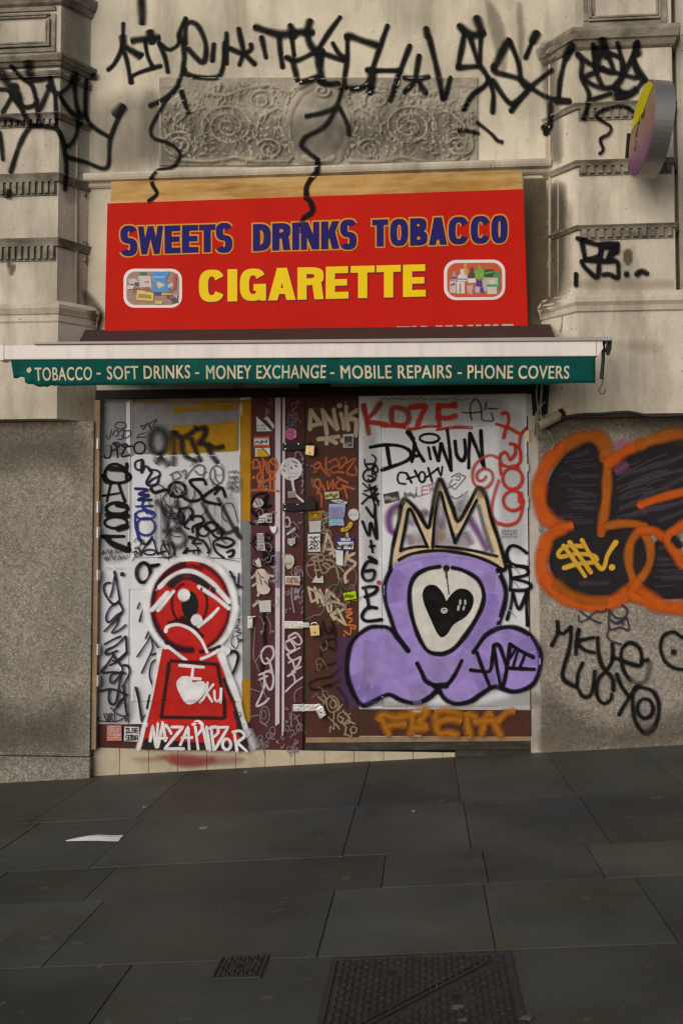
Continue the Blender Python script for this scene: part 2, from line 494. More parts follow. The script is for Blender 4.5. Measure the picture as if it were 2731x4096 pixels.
# capitals: cornice below, sunk panel above
def cornice(foot, z0, z1, e):
    h = z1 - z0
    return lambda m: m.loft(foot, [(z0, .004), (z0 + h * .1, .02), (z0 + h * .35, e * .55), (z0 + h * .4, e * .75), (z0 + h * .75, e), (z0 + h * .95, e), (z1, e * .6), (z1 + .012, .004)])
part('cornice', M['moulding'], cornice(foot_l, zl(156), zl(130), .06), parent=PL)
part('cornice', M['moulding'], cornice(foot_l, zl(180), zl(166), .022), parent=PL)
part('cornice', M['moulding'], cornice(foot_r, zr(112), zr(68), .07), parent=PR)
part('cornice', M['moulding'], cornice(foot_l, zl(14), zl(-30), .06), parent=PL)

def frames(x0, x1, ytop, ybot, right):
    def g(m):
        for k, (d, e) in enumerate(((0, .012), (14, .024), (20, .016))):
            a0, a1, b0, b1 = x0 + d, x1 - d, ytop + d, ybot - d
            w = 10 if k == 0 else 5
            Y = PIL - e
            m.pbox('Z', a0, b0, a1, b0 + w, Y, PIL + .01); m.pbox('Z', a0, b1 - w, a1, b1, Y, PIL + .01)
            m.pbox('Z', a0, b0 + w, a0 + w, b1 - w, Y + .001, PIL + .01); m.pbox('Z', a1 - w, b0 + w, a1, b1 - w, Y + .001, PIL + .01)
    return g
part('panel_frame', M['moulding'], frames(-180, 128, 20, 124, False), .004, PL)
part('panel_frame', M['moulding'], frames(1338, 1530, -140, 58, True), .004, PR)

# pedestals
pl_f, pl_r = Xx(133, 830, PED), Xx(221, 830, .03)
pr_r, pr_f = Xx(1243, 800, .03), Xx(1326, 800, PED)
def foot_pl(e):
    return [(XL, .05), (XL, PED - e), (pl_f + e * .5, PED - e), (pl_r + e * .7, .03 - e * .3), (pl_r + e * .7, .05)]
def foot_pr(e):
    return [(pr_r - e * .7, .05), (pr_r - e * .7, .03 - e * .3), (pr_f - e * .5, PED - e), (XR, PED - e), (XR, .05)]
zpl = lambda y: Zy(70, y, PED)
zpr = lambda y: Zy(1440, y, PED)
part('pedestal', M['stone'], lambda m: m.loft(foot_pl, [(zpl(962), 0), (zpl(742), 0), (zpl(738), .008), (zpl(724), .008), (zpl(722), .016), (zpl(710), .032), (zpl(702), .032), (zpl(698), .012), (zpl(690), -.02)]))
part('pedestal', M['stone'], lambda m: m.loft(foot_pr, [(zpr(950), 0), (zpr(716), 0), (zpr(713), .012), (zpr(702), .02), (zpr(694), .036), (zpr(684), .036), (zpr(676), .014), (zpr(666), -.02)]))

# granite base
gxl, gxr = Xx(211, 1400, GRL), Xx(1238, 1400, GRR)
zc = Zy(100, 1737, GRL)
part('granite_base', M['granite_l'], lambda m: (m.box(XL, gxl, GRL, .3, zc + .003, zpl(962) - .002), m.box(XL, gxl + .004, GRL - .006, .3, BOTZ, zc - .003)), .006)
part('granite_base', M['granite_r'], lambda m: m.box(gxr, XR, GRR, .3, BOTZ, zpr(950) - .002), .006)

# ledge over the sign
def ledge(m):
    f = lambda e: [(xl_r - .02, BAY + .02), (xl_r - .02, BAY - .012 - e), (xr_r + .03, BAY - .012 - e), (xr_r + .03, BAY + .02)]
    z = lambda y: Zy(740, y, BAY - .04)
    m.loft(f, [(z(412), 0), (z(408), .012), (z(402), .014), (z(399), .045), (z(394), .052), (z(388), .055), (z(383), .05), (z(380), .02), (z(378), 0)])
part('ledge', M['stone'], ledge)

# carved relief panel
def relief():
    nx, ny = 460, 128
    x0, x1, y0, y1 = 366, 1096, 178, 380            # in the photograph
    X = np.linspace(0, 1, nx)[None, :].repeat(ny, 0) * (x1 - x0) + x0
    Y = np.linspace(0, 1, ny)[:, None].repeat(nx, 1) * (y1 - y0) + y0
    h = np.zeros_like(X)
    cx = 733
    def ridge(pts, w, amp):
        nonlocal h
        for (ax, ay), (bx, by) in zip(pts, pts[1:]):
            dx, dy = bx - ax, by - ay
            L = dx * dx + dy * dy + 1e-6
            t = np.clip(((X - ax) * dx + (Y - ay) * dy) / L, 0, 1)
            d = np.hypot(X - ax - t * dx, Y - ay - t * dy)
            h = np.maximum(h, amp * np.sqrt(np.clip(1 - (d / w) ** 2, 0, 1)))
    def both(pts, w, amp):
        ridge(pts, w, amp); ridge([(2 * cx - x, y) for x, y in pts], w, amp)
    def spiral(x, y, r0, turns, a0, sgn, n=46):
        return [(x + r0 * (1 - .86 * k / n) * math.cos(a0 + sgn * turns * 6.283 * k / n), y + r0 * .82 * (1 - .86 * k / n) * math.sin(a0 + sgn * turns * 6.283 * k / n)) for k in range(n + 1)]
    rnd = random.Random(3)
    # the two great acanthus scrolls
    both(spiral(525, 292, 62, 2.6, 2.6, 1), 4, .5)
    both(spiral(412, 335, 38, 2.0, 5.5, -1), 4.5, .6)
    both(spiral(620, 345, 30, 1.9, 3.6, 1), 4, .55)
    both(spiral(600, 232, 30, 1.7, 0.4, -1), 4, .55)
    both(spiral(440, 215, 28, 1.6, 2.0, 1), 4, .45)
    both([(372, 200), (420, 196), (470, 214), (520, 222), (570, 205), (620, 196), (668, 214)], 5, .5)
    both([(380, 300), (388, 340), (420, 368), (480, 374), (540, 362), (600, 374), (660, 372)], 5, .5)
    both([(470, 250), (430, 262), (400, 290), (392, 330)], 4.5, .5)
    both([(590, 300), (600, 270), (640, 250), (668, 262)], 4.5, .5)
    def dome(x, y, l, w, a, amp):
        nonlocal h
        for xx, aa in ((x, a), (2 * cx - x, math.pi - a)):
            u = (X - xx) * math.cos(aa) + (Y - y) * math.sin(aa); v = -(X - xx) * math.sin(aa) + (Y - y) * math.cos(aa)
            v = v - .25 * u * u / l
            d2 = (u / l) ** 2 + (v / (w * (1.05 - .45 * u / l))) ** 2
            h = np.maximum(h, amp * np.sqrt(np.clip(1 - d2, 0, 1)) * (1 - .35 * np.exp(-(v / (w * .25)) ** 2)))
    for k in range(46):                                 # soft swells under the foliage
        x, y = rnd.uniform(384, 676), rnd.uniform(200, 368)
        dome(x, y, rnd.uniform(18, 34), rnd.uniform(12, 22), rnd.uniform(0, 3.1), rnd.uniform(.15, .32))
    for k in range(420):                                # leaves
        x, y = rnd.uniform(376, 682), rnd.uniform(192, 374)
        dome(x, y, rnd.uniform(5, 14), rnd.uniform(1.8, 4.2), rnd.uniform(0, 6.28), rnd.uniform(.3, .68))
    for k in range(60):
        x, y = rnd.uniform(380, 676), rnd.uniform(196, 372)
        dome(x, y, 3.4, 3.2, 0, rnd.uniform(.5, .8))    # berries
    # cartouche: a dished oval inside a scrolled frame
    d = np.hypot((X - cx) / 62, (Y - 292) / 84)
    h = np.where(d < 1.25, np.maximum(h * .6, .42 * np.sqrt(np.clip(1 - ((d - 1.12) / .14) ** 2, 0, 1))), h)
    h = np.where(d < 1.0, .18 + .42 * (1 - d ** 2) + .10 * np.sin((X - cx) * .16) * np.sin((Y - 292) * .09), h)
    h = h  # carved crest and foot of the cartouche
    ridge([(690, 200), (712, 186), (733, 180), (754, 186), (776, 200)], 11, .9)
    ridge([(700, 365), (718, 374), (733, 378), (750, 374), (766, 365)], 9, .8)
    ridge(spiral(740, 212, 18, 1.3, 0, 1), 5, .8)
    # keep to the carved outline
    edge = np.minimum(np.minimum((X - x0) / 12, (x1 - X) / 12), np.minimum((Y - y0) / 8, (y1 - Y) / 6))
    h *= np.clip(edge, 0, 1)
    cor = ((np.abs(X - cx) > 285) & (Y < 232))
    h = np.where(cor, h * .45, h)
    mb = MB()
    for j in range(ny):
        for i in range(nx):
            mb.vert(P('Z', float(X[j, i]), float(Y[j, i]), BAY - .012 - .0) + Vector((0, -.036 * float(h[j, i]), 0)))
    for j in range(ny - 1):
        for i in range(nx - 1):
            a = j * nx + i
            mb.face((a, a + nx, a + nx + 1, a + 1))
    bd = [i for i in range(nx)] + [j * nx + nx - 1 for j in range(1, ny)] + [(ny - 1) * nx + i for i in range(nx - 2, -1, -1)] + [j * nx for j in range(ny - 2, 0, -1)]
    bk = [mb.vert(mb.v[i] + Vector((0, .014, 0))) for i in bd]
    for k in range(len(bd)):
        l = (k + 1) % len(bd)
        mb.face((bd[k], bd[l], bk[l], bk[k]))
    mb.build('carved_relief', M['relief'], BLD, smooth=True, collide=CV)
relief()

# ----------------------------------------------------------------- doorway
dz1 = Zy(784, 914, 0)
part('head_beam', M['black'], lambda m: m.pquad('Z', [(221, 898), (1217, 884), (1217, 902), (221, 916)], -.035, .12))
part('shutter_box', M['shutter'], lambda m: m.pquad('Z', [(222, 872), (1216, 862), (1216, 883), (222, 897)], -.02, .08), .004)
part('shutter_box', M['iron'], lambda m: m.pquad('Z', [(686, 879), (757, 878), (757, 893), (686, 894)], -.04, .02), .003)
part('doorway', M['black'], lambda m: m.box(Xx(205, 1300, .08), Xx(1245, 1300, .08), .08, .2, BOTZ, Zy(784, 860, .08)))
part('door_frame', M['wood'], lambda m: m.pquad('Z', [(218, 918), (231, 918), (221, 1722), (209, 1722)], -.045, .12), .004)
part('door_frame', M['jamb'], lambda m: m.pquad('Z', [(1211, 905), (1241, 905), (1241, 1731), (1219, 1731)], -.006, .09), .003)

def step(m):
    # a row of cream tiles under the doors, running out where the street climbs past it
    x0, x1 = Xx(214, 1750, .0), Xx(1045, 1730, .0)
    w = (Xx(360, 1750, 0) - Xx(245.6, 1750, 0)) / 1
    z1 = Zy(600, 1722, 0); 
    m.box(x0, x1, .008, .09, BOTZ, z1 - .004, 1)
    xs = [x0] + [Xx(u / 1.7417 + 0, 1750, 0) for u in (479, 595, 712, 828, 943, 1061, 1180, 1298, 1416, 1534, 1652, 1770, 1888)]
    for a, b in zip(xs, xs[1:]):
        if a > x1: break
        m.box(a + .0015, min(b, x1) - .0015, 0.0, .02, BOTZ, z1, 0)
part('tiled_step', [M['tile'], M['grout']], step, .002)
part('threshold', M['sill'], lambda m: m.box(Xx(1046, 1730, 0), Xx(1221, 1730, 0), .004, .07, BOTZ, Zy(1100, 1722, 0)), .002)
part('threshold', M['sill'], lambda m: m.pquad('Z', [(700, 1706), (1222, 1702), (1222, 1722), (700, 1724)], -.003, .07), .003)
part('threshold', M['wood'], lambda m: m.pquad('Z', [(700, 1693), (1218, 1690), (1218, 1702), (700, 1706)], .003, .03), .002)

# doors: one board each, with everything planted on it as sub-parts
def q(m, pts, Y, th=.03, mi=0): m.pquad('Z', pts, Y, th, mi)
DL = part('door', M['white'], lambda m: q(m, [(232, 912), (578, 912), (573, 1722), (222, 1718)], .006, .04), .002)
DR = part('door', M['white'], lambda m: q(m, [(822, 906), (1211, 903), (1219, 1692), (822, 1692)], .006, .04), .002)
DM = part('door', M['maroon'], lambda m: q(m, [(577, 911), (699.5, 909), (695, 1728), (571, 1724)], .003, .045), .002)
DL['label'] = 'white left-hand boarded door with the red keyhole mural'
DR['label'] = 'white right-hand boarded door with the purple crowned mural'
DM['label'] = 'narrow maroon middle door plastered with stickers'

def sub(name, mats, par, pts, Y, th=.02, bevel=.002, label=None):
    o = part(name, mats, lambda m: q(m, pts, Y, th), bevel, par)
    if label: o['label'] = label
    return o
# left leaf
sub('stile', M['white'], DL, [(233, 914), (300, 914), (295, 1664), (224, 1662)], 0)
sub('rail', M['wood'], DL, [(305, 913), (552, 913), (552, 927), (305, 930)], 0)
sub('stile', M['white'], DL, [(552, 912), (577, 912), (571, 1660), (552, 1660)], .001)
sub('panel', M['white'], DL, [(304, 1047), (551, 1044), (553, 1283), (306, 1280)], -.004)
sub('rail', M['white'], DL, [(296, 1281.5), (553, 1284.5), (553, 1355), (296, 1353)], 0)
sub('panel', M['white'], DL, [(303, 1353.6), (553, 1355.6), (556, 1612), (301, 1610)], -.0005, .012)
sub('kick_board', M['maroon'], DL, [(223, 1664), (573, 1660), (572, 1726), (222, 1717)], -.003, label='maroon board along the foot of the left door')
# right leaf
sub('stile', M['maroon_brown'], DR, [(702, 903), (823, 903), (824, 1693), (700, 1693)], -.001, label='maroon brown stile covered with cream tags')
sub('stile', M['white'], DR, [(824, 910), (874, 910), (878, 1627), (824, 1626)], 0)
sub('rail', M['white'], DR, [(875, 914), (1142, 911), (1144, 978), (875, 981)], .001)
sub('panel', M['white'], DR, [(878, 983), (1144, 980), (1148, 1622), (880, 1622)], .001, .014)
sub('stile', M['white'], DR, [(1142, 899), (1208, 899), (1217, 1628), (1147, 1628)], -.003)
sub('kick_board', M['maroon_brown'], DR, [(824, 1629), (1217, 1631), (1218, 1691), (824, 1690)], -.003)
# middle leaf: two white cover strips
sub('cover_strip', M['strip'], DM, [(632, 913), (645, 913), (642, 1662), (632, 1668)], -.004)
sub('cover_strip', M['strip'], DM, [(649, 913), (655, 913), (653, 1680), (647, 1700)], -.006)

# ================================================================= SIGN AND PLYWOOD
PLY = MB(); PLY.pquad('Z', [(256, 417), (1199, 391), (1201, 446), (254, 476)], -.022, .06)
CS = ([], [])
ply = PLY.build('plywood_board', M['ply'], None, .003, collide=CS)
tagp(ply, 'bare strip of weathered plywood above the red shop sign', 'board')
SIGN = thing('shop_sign', P('Z', 730, 770, -.06), 'big red shop sign with blue and yellow lettering over the green awning', 'sign')
mb = MB(); mb.pquad('Z', [(247, 467), (1201, 434), (1213, 775), (240, 775)], -.06, .035)
mb.build('sign_panel', M['red'], SIGN, .002, collide=CS)

# ================================================================= AWNING
AWN = thing('awning', P('Z', 740, 820, -.3), 'retracted shop awning with white front bar and green lettered valance', 'awning')
AY = -.62
def fab(m):
    A = [P('Z', 196, 757.5, -.02), P('Z', 1262, 744.5, -.02), P('Z', 1276, 783, AY + .03), P('Z', 178, 793, AY + .03)]
    B = [p + Vector((0, 0, -.012)) for p in A]
    m.prism(A, B)
o = MB(); fab(o); o.build('awning_fabric', M['fabric'], AWN)
o = MB(); o.pquad('Z', [(8, 793), (1369, 783), (1369.5, 818), (8, 826)], AY, .07); o.build('front_bar', M['bar'], AWN, .006)
o = MB(); o.pquad('Z', [(78, 785), (1405, 773), (1406, 782), (78, 791)], AY - .01, .10); o.build('bar_cap', M['cap'], AWN, .004)
o = MB()
o.pquad('Z', [(-2, 792), (9, 792), (9, 827), (-2, 827)], AY - .004, .08)
o.pquad('Z', [(1369, 783), (1382, 783), (1384, 800), (1370, 818)], AY + .002, .08)
for (x0, y0, x1, y1) in ((1384, 785, 1380, 870), (1400, 784, 1394, 815), (1388, 808, 1396, 790)):
    o.tube([P('Z', x0, y0, AY + .03), P('Z', (x0 + x1) / 2 + 2, (y0 + y1) / 2, AY + .03), P('Z', x1, y1, AY + .03)], .011, 1)
for s, xa, xb in ((0, 240, 700), (1, 1200, 780)):
    o.tube([P('Z', xa, 868, -.05), P('Z', xb, 855, -.30), P('Z', xa + (60 if s == 0 else -60), 845, AY + .06)], .022, 1)
o.build('folding_arm', [M['bar'], M['iron']], AWN)
def val():
    mb = MB(); n = 160
    rnd = random.Random(5)
    rag = [0] * (n + 1)
    for k in range(14): rag[k] = rnd.uniform(-3, 2) - (10 if k < 6 else 0) * (1 - k / 14)
    rows = 7
    G = []
    for i in range(n + 1):
        t = i / n
        xt = 26 + t * (1366 - 26)
        top = 826 - t * 8
        bot = 884.5 - t * 3.5 + 2.0 * math.sin(t * 9 + 1) + 1.0 * math.sin(t * 31) + rag[i]
        if t < .022: bot = 868 + rnd.uniform(-3, 4)
        elif t < .04: bot = 881 + rnd.uniform(-3, 2)
        col = []
        for r in range(rows):
            s = r / (rows - 1)
            Y = AY + .012 + .010 * s * math.sin(t * 26 + 2 * math.sin(t * 7)) + .004 * math.sin(t * 75 + s * 2) * s
            if abs(t - .553) < .01: Y += .006
            if t < .05: Y += .012 * s * math.sin(t * 160)
            col.append(mb.vert(P('Z', xt + (6 * s if t < .02 else 0), top + (bot - top) * s, Y)))
        G.append(col)
    for A, B in zip(G, G[1:]):
        for r in range(rows - 1):
            mb.face((A[r], A[r + 1], B[r + 1], B[r]))
    return mb
VB = val()
CA = ([], [])
VAL = VB.build('valance', M['valance'], AWN, smooth=True, collide=CA)
sm = VAL.modifiers.new('thick', 'SOLIDIFY'); sm.thickness = .003; sm.offset = 1

T_BLD = BVHTree.FromPolygons(CV[0], CV[1])
T_SIGN = BVHTree.FromPolygons(CS[0], CS[1])
T_VAL = BVHTree.FromPolygons(CA[0], CA[1])

def drape(u, v, tree, off, fallback=0.0):
    d = ray(u, v)
    loc, nrm, idx, dist = tree.ray_cast(CAM, d)
    if loc is None:
        t = (fallback + D) / d.y
        loc = CAM + d * t
    return loc - d * off

# ================================================================= LETTERING
def glyphs(txt, spacing=1.0, res=4):
    c = bpy.data.curves.new('glyph', 'FONT')
    c.body = txt; c.resolution_u = res; c.space_character = spacing
    o = bpy.data.objects.new('glyph', c); COL.objects.link(o)
    dg = bpy.context.evaluated_depsgraph_get(); dg.update()
    me = bpy.data.meshes.new_from_object(o.evaluated_get(dg))
    v = np.array([(p.co.x, p.co.y) for p in me.vertices]); f = [tuple(p.vertices) for p in me.polygons]
    bpy.data.objects.remove(o); bpy.data.curves.remove(c); bpy.data.meshes.remove(me)
    return v, f

def letter_quad(mb, txt, bold, frame, quad, tree, lift, m=0, spacing=1.0, grow=(0, 0)):
    """ set txt so that its bold outline fills quad = TL, TR, BR, BL of the photograph; bold = how far each stem is
        thickened sideways and upwards (in letter sizes), grow = an outline of that width all round """
    v, f = glyphs(txt, spacing)
    bx, by = bold
    lo, hi = v.min(0) - (bx, by), v.max(0) + (bx, by)
    Q = [np.array(src(frame, *p)) for p in quad]
    gx, gy = bx + grow[0], by + grow[1]
    nx, ny = max(1, int(math.ceil(gx / .022))), max(1, int(math.ceil(gy / .022)))
    if gx == 0: nx = 0
    if gy == 0: ny = 0
    k = 0
    for i in range(-nx, nx + 1):
        for j in range(-ny, ny + 1):
            if abs(i) != nx and abs(j) != ny: continue
            sh = np.array((gx * i / max(nx, 1), gy * j / max(ny, 1)))
            base = len(mb.v); k += 1
            for p in v + sh:
                s, t = (p - lo) / (hi - lo)
                uv = (Q[3] * (1 - s) + Q[2] * s) * (1 - t) + (Q[0] * (1 - s) + Q[1] * s) * t
                mb.vert(drape(uv[0], uv[1], tree, lift + .00002 * k, -.06))
            for ff in f:
                mb.face([base + q for q in ff], m)

def simple(name, col, rough=.45):
    return surf(name, col, rough, .12, 25, bumpy=0.0)
PC = {}
def pc(col):
    if col not in PC: PC[col] = simple('printed_ink', col, .5)
    return PC[col]

def rrect(f, x0, y0, x1, y1, r, skew=0.0, n=7):
    pts = []
    for cx, cy, a in ((x1 - r, y0 + r, -90), (x1 - r, y1 - r, 0), (x0 + r, y1 - r, 90), (x0 + r, y0 + r, 180)):
        for k in range(n + 1):
            t = R(a + 90 * k / n)
            x, y = cx + r * math.cos(t), cy + r * math.sin(t)
            pts.append((x, y + (x - x0) * skew))
    return pts

def flat(mb, f, pts, tree, lift, m=0):
    mb.face([mb.vert(drape(*src(f, x, y), tree, lift, -.06)) for x, y in pts], m)

def heavy(c, x0, x1, y0, y1, st, br, g=0.0):
    """ a heavy block capital as overlapping convex pieces in a box (y down); st, br = stem and bar widths, g = outline """
    out = []
    w, h = x1 - x0, y1 - y0
    def rect(a, b, c_, d): out.append([(a - g, b - g), (c_ + g, b - g), (c_ + g, d + g), (a - g, d + g)])
    def slant(xa, ya, xb, yb, t):                       # a leaning stem of horizontal width t
        out.append([(xa - g, ya - g), (xa + t + g, ya - g), (xb + t + g, yb + g), (xb - g, yb + g)])
    def ring(cx, cy, rx, ry, a0, a1, p=2.7, n=26):
        def se(rx, ry, a):
            c_, s_ = math.cos(R(a)), math.sin(R(a))
            return (cx + rx * math.copysign(abs(c_) ** (2 / p), c_), cy + ry * math.copysign(abs(s_) ** (2 / p), s_))
        for k in range(n):
            u, v_ = a0 + (a1 - a0) * k / n, a0 + (a1 - a0) * (k + 1) / n
            out.append([se(rx + g, ry + g, u), se(rx + g, ry + g, v_), se(rx - st - g, ry - br - g, v_), se(rx - st - g, ry - br - g, u)])
    cx, cy = (x0 + x1) / 2, (y0 + y1) / 2
    if c == 'I': rect(x0, y0, x1, y1)
    elif c == 'T': rect(x0, y0, x1, y0 + br); rect(cx - st / 2, y0, cx + st / 2, y1)
    elif c == 'E':
        rect(x0, y0, x0 + st, y1); rect(x0, y0, x1 - w * .02, y0 + br); rect(x0, y1 - br, x1, y1); rect(x0, cy - br * .5, x1 - w * .06, cy + br * .45)
    elif c == 'O': ring(cx, cy, w / 2, h / 2, 0, 360)
    elif c == 'C':
        ring(cx, cy, w / 2, h / 2, 28, 332)
    elif c == 'G':
        ring(cx, cy, w / 2, h / 2, 70, 328); rect(cx + w * .02, cy - h * .02, x1, cy - h * .02 + br); rect(x1 - st * .62, cy, x1, y1); ring(cx, cy, w / 2, h / 2, 20, 70)
    elif c == 'D': rect(x0, y0, x0 + st, y1); ring(x0 + st * .6, cy, w - st * .6, h / 2, -90, 90, 3.0)
    elif c in 'BRP':
        rect(x0, y0, x0 + st, y1)
        hb = .51 if c == 'B' else .56
        ring(x0 + st * .8, y0 + h * hb / 2, w * (.95 if c == 'B' else 1) - st * .8, h * hb / 2, -90, 90, 3.2)
        if c == 'B': ring(x0 + st * .8, y1 - h * .54 / 2, w - st * .8, h * .54 / 2, -90, 90, 3.2)
        rect(x0, y0, x0 + st * 1.1, y0 + br); rect(x0, y0 + h * hb - br, x0 + st * 1.1, y0 + h * hb)
        if c == 'B': rect(x0, y1 - br, x0 + st * 1.1, y1)
        if c == 'R': slant(x1 - st * 1.25, y0 + h * .5, x1 - st, y1, st)
    elif c == 'A':
        slant(cx - st * .55, y0, x0, y1, st); slant(cx - st * .45, y0, x1 - st, y1, st); rect(x0 + w * .28, y0 + h * .62, x1 - w * .28, y0 + h * .62 + br * .9)
    elif c == 'N': rect(x0, y0, x0 + st * .85, y1); rect(x1 - st * .85, y0, x1, y1); slant(x0, y0, x1 - st, y1, st)
    elif c == 'K': rect(x0, y0, x0 + st, y1); slant(x1 - st, y0, x0 + st * .6, y0 + h * .62, st); slant(x0 + st * .9, y0 + h * .36, x1 - st, y1, st * 1.02)
    elif c == 'W':
        t = st * .78
        slant(x0, y0, x0 + w * .25 - t / 2, y1, t); slant(cx - t / 2, y0, x0 + w * .25 - t / 2, y1, t); slant(cx - t / 2, y0, x0 + w * .75 - t / 2, y1, t); slant(x1 - t, y0, x0 + w * .75 - t / 2, y1, t)
    elif c == 'S':
        r1, r2 = h * .27, h * .27
        ring(cx, y0 + h * .275, w / 2 * .97, h * .275 + br * .22, -25, -270, 2.5); ring(cx, y1 - h * .275, w / 2, h * .275 + br * .22, -90, 155, 2.5)
    return out

def heavy_word(mb, word, xs, top, bot, st, br, lift, m=0, g=0.0, shift=(0, 0)):
    """ top / bot = ((x, y), (x, y)) lines the capitals stand between, photograph coordinates """
    def line(l, x): return l[0][1] + (l[1][1] - l[0][1]) * (x - l[0][0]) / (l[1][0] - l[0][0])
    k = 0
    for c, (a, b) in zip(word, xs):
        if st < 20 and c != 'I': a, b = a - .8, b + .8
        for piece in heavy(c, a, b, 0.0, 100.0 * (line(bot, (a + b) / 2) - line(top, (a + b) / 2)) / 100, st, br, g):
            k += 1
            hh = line(bot, (a + b) / 2) - line(top, (a + b) / 2)
            pts = [src('Z', x + shift[0], line(top, x) + y + shift[1]) for x, y in piece]
            mb.face([mb.vert(drape(u, v, T_SIGN, lift + .000012 * k, -.06)) for u, v in pts], m)

LET = MB()
WORDS = (('SWEETS', [(277, 315), (318, 374), (379, 414), (419, 455), (458, 494), (496, 533)], ((300, 520.6), (490, 515)), ((300, 585), (490, 578.5)), 16.5, 13.2),
         ('DRINKS', [(581.6, 621), (626, 666), (671, 687), (691.5, 732), (738, 778), (781, 818)], ((600, 514), (800, 506.5)), ((600, 576), (800, 570.5)), 16.5, 13.2),
         ('TOBACCO', [(855, 890), (896, 936), (942, 980), (985, 1025), (1030, 1075), (1081, 1124), (1128, 1164)], ((870, 504), (1150, 494)), ((870, 566), (1150, 558.5)), 16, 13.0))
for w, xs, top, bot, st, br in WORDS:
    LET = MB()
    heavy_word(LET, w, xs, top, bot, st, br, .0012, 0, 3.4)
    heavy_word(LET, w, xs, top, bot, st, br, .0034, 1)
    LET.build('sign_lettering', [M['orange'], M['blue']], SIGN)['label'] = 'navy %s lettering edged in orange' % w
LET = MB()
xs = [(457, 516), (522.6, 545), (551, 611), (616, 679), (683, 743), (748, 800), (805, 860), (864, 920), (925, 977)]
for lift, m_, g_, sh in ((.0012, 0, 1.4, (1.2, 1.2)), (.0034, 1, 0, (0, 0))):
    heavy_word(LET, 'CIGARETTE', xs, ((480, 619.5), (950, 607.5)), ((480, 693.5), (950, 681.5)), 21, 15.5, lift, m_, g_, sh)
LET.build('sign_lettering', [M['purple'], M['yellow']], SIGN)['label'] = 'yellow CIGARETTE lettering'
mb = MB()
for a, b in ((910, 942), (946, 956), (965, 980), (1000, 1016), (1022, 1040), (1048, 1062), (1073, 1086), (1092, 1104), (1112, 1125), (1131, 1143), (1152, 1178)):
    ya = 748.6 - (a - 900) * .020 - (a - 900) * .003 + 2.6
    flat(mb, 'Z', [(a, ya - 1.2), (b, ya - 1.5), (b + 1, 768), (a + 1, 768)], T_SIGN, .0015)
mb.build('sign_lettering', pc((.42, .33, .31)), SIGN)['label'] = 'white line of lettering cut off by the awning'

def picture(f, outer, inner, blobs, bgcol):
    mb = MB(); mats = [M['whitev'], pc(bgcol)]
    flat(mb, f, outer, T_SIGN, .0015, 0)
    flat(mb, f, inner, T_SIGN, .0022, 1)
    for k, (col, pts) in enumerate(blobs):
        mt = pc(col)
        if mt not in mats: mats.append(mt)
        flat(mb, f, pts, T_SIGN, .0026 + .00012 * k, mats.index(mt))
    return mb.build('sign_picture', mats, SIGN)

def jit(cx, cy, w, h, a, rnd):
    pts = []
    for sx, sy in ((-1, -1), (1, -1), (1, 1), (-1, 1)):
        x, y = sx * w / 2 * rnd.uniform(.8, 1.2), sy * h / 2 * rnd.uniform(.8, 1.2)
        pts.append((cx + x * math.cos(a) - y * math.sin(a), cy + x * math.sin(a) + y * math.cos(a)))
    return pts
rnd = random.Random(11)
bl = []
brown, grey, redd = (.22, .10, .06), (.45, .42, .42), (.36, .06, .04)
for k in range(26):
    bl.append((rnd.choice([brown, grey, redd, (.06, .05, .06), (.38, .26, .2), (.3, .14, .08)]), jit(rnd.uniform(190, 730), rnd.uniform(190, 490), rnd.uniform(30, 110), rnd.uniform(25, 70), rnd.uniform(-.6, .6), rnd)))
bl += [((.02, .16, .06), [(290, 150), (370, 140), (380, 170), (300, 178)]), ((.50, .46, .45), [(280, 190), (430, 190), (440, 320), (300, 330)]), ((.5, .2, .05), [(355, 250), (410, 250), (410, 278), (355, 278)]),
       ((.05, .24, .55), [(440, 142), (655, 135), (610, 250), (655, 380), (440, 385), (460, 250)]), ((.2, .4, .62), [(470, 190), (600, 195), (590, 215), (470, 215)]), ((.62, .45, .2), [(505, 255), (600, 295), (530, 342), (500, 305)]),
       ((.66, .46, .05), [(268, 355), (465, 395), (460, 490), (258, 478)]), ((.28, .19, .12), [(285, 400), (440, 420), (435, 465), (280, 450)]), ((.66, .46, .05), [(490, 490), (575, 490), (560, 528), (480, 520)]),
       ((.42, .44, .46), [(150, 230), (240, 220), (290, 270), (180, 290)]), ((.55, .5, .5), [(150, 300), (235, 310), (215, 345), (150, 350)]), ((.04, .06, .2), [(240, 265), (285, 265), (285, 300), (240, 300)]),
       ((.4, .05, .04), [(690, 210), (735, 205), (730, 360), (700, 350)]), ((.6, .42, .06), [(570, 395), (680, 405), (670, 420), (560, 412)]), ((.3, .36, .5), [(690, 400), (755, 420), (740, 465)])]
picture('Q', rrect('Q', 104, 104, 802, 570, 130), rrect('Q', 140, 138, 768, 536, 105), bl, (.30, .18, .14))
bl = []
def bottle(x0, x1, top, sh, bot, col, band=None):
    m_ = (x0 + x1) / 2; w = (x1 - x0) * .18
    bl.append((col, [(m_ - w, top), (m_ + w, top), (m_ + w * 1.2, sh - 20), (x1, sh), (x1, bot), (x0, bot), (x0, sh), (m_ - w * 1.2, sh - 20)]))
    if band: bl.append((band[0], [(x0, band[1]), (x1, band[1]), (x1, band[2]), (x0, band[2])]))
bottle(300, 370, 150, 220, 330, (.55, .27, .08))
bottle(365, 455, 195, 270, 330, (.07, .045, .04))
bottle(445, 545, 172, 230, 320, (.16, .36, .04))
bottle(175, 245, 240, 300, 350, (.35, .25, .26), ((.12, .06, .06), 300, 322))
bottle(250, 355, 215, 290, 350, (.6, .58, .6), ((.1, .3, .5), 318, 336))
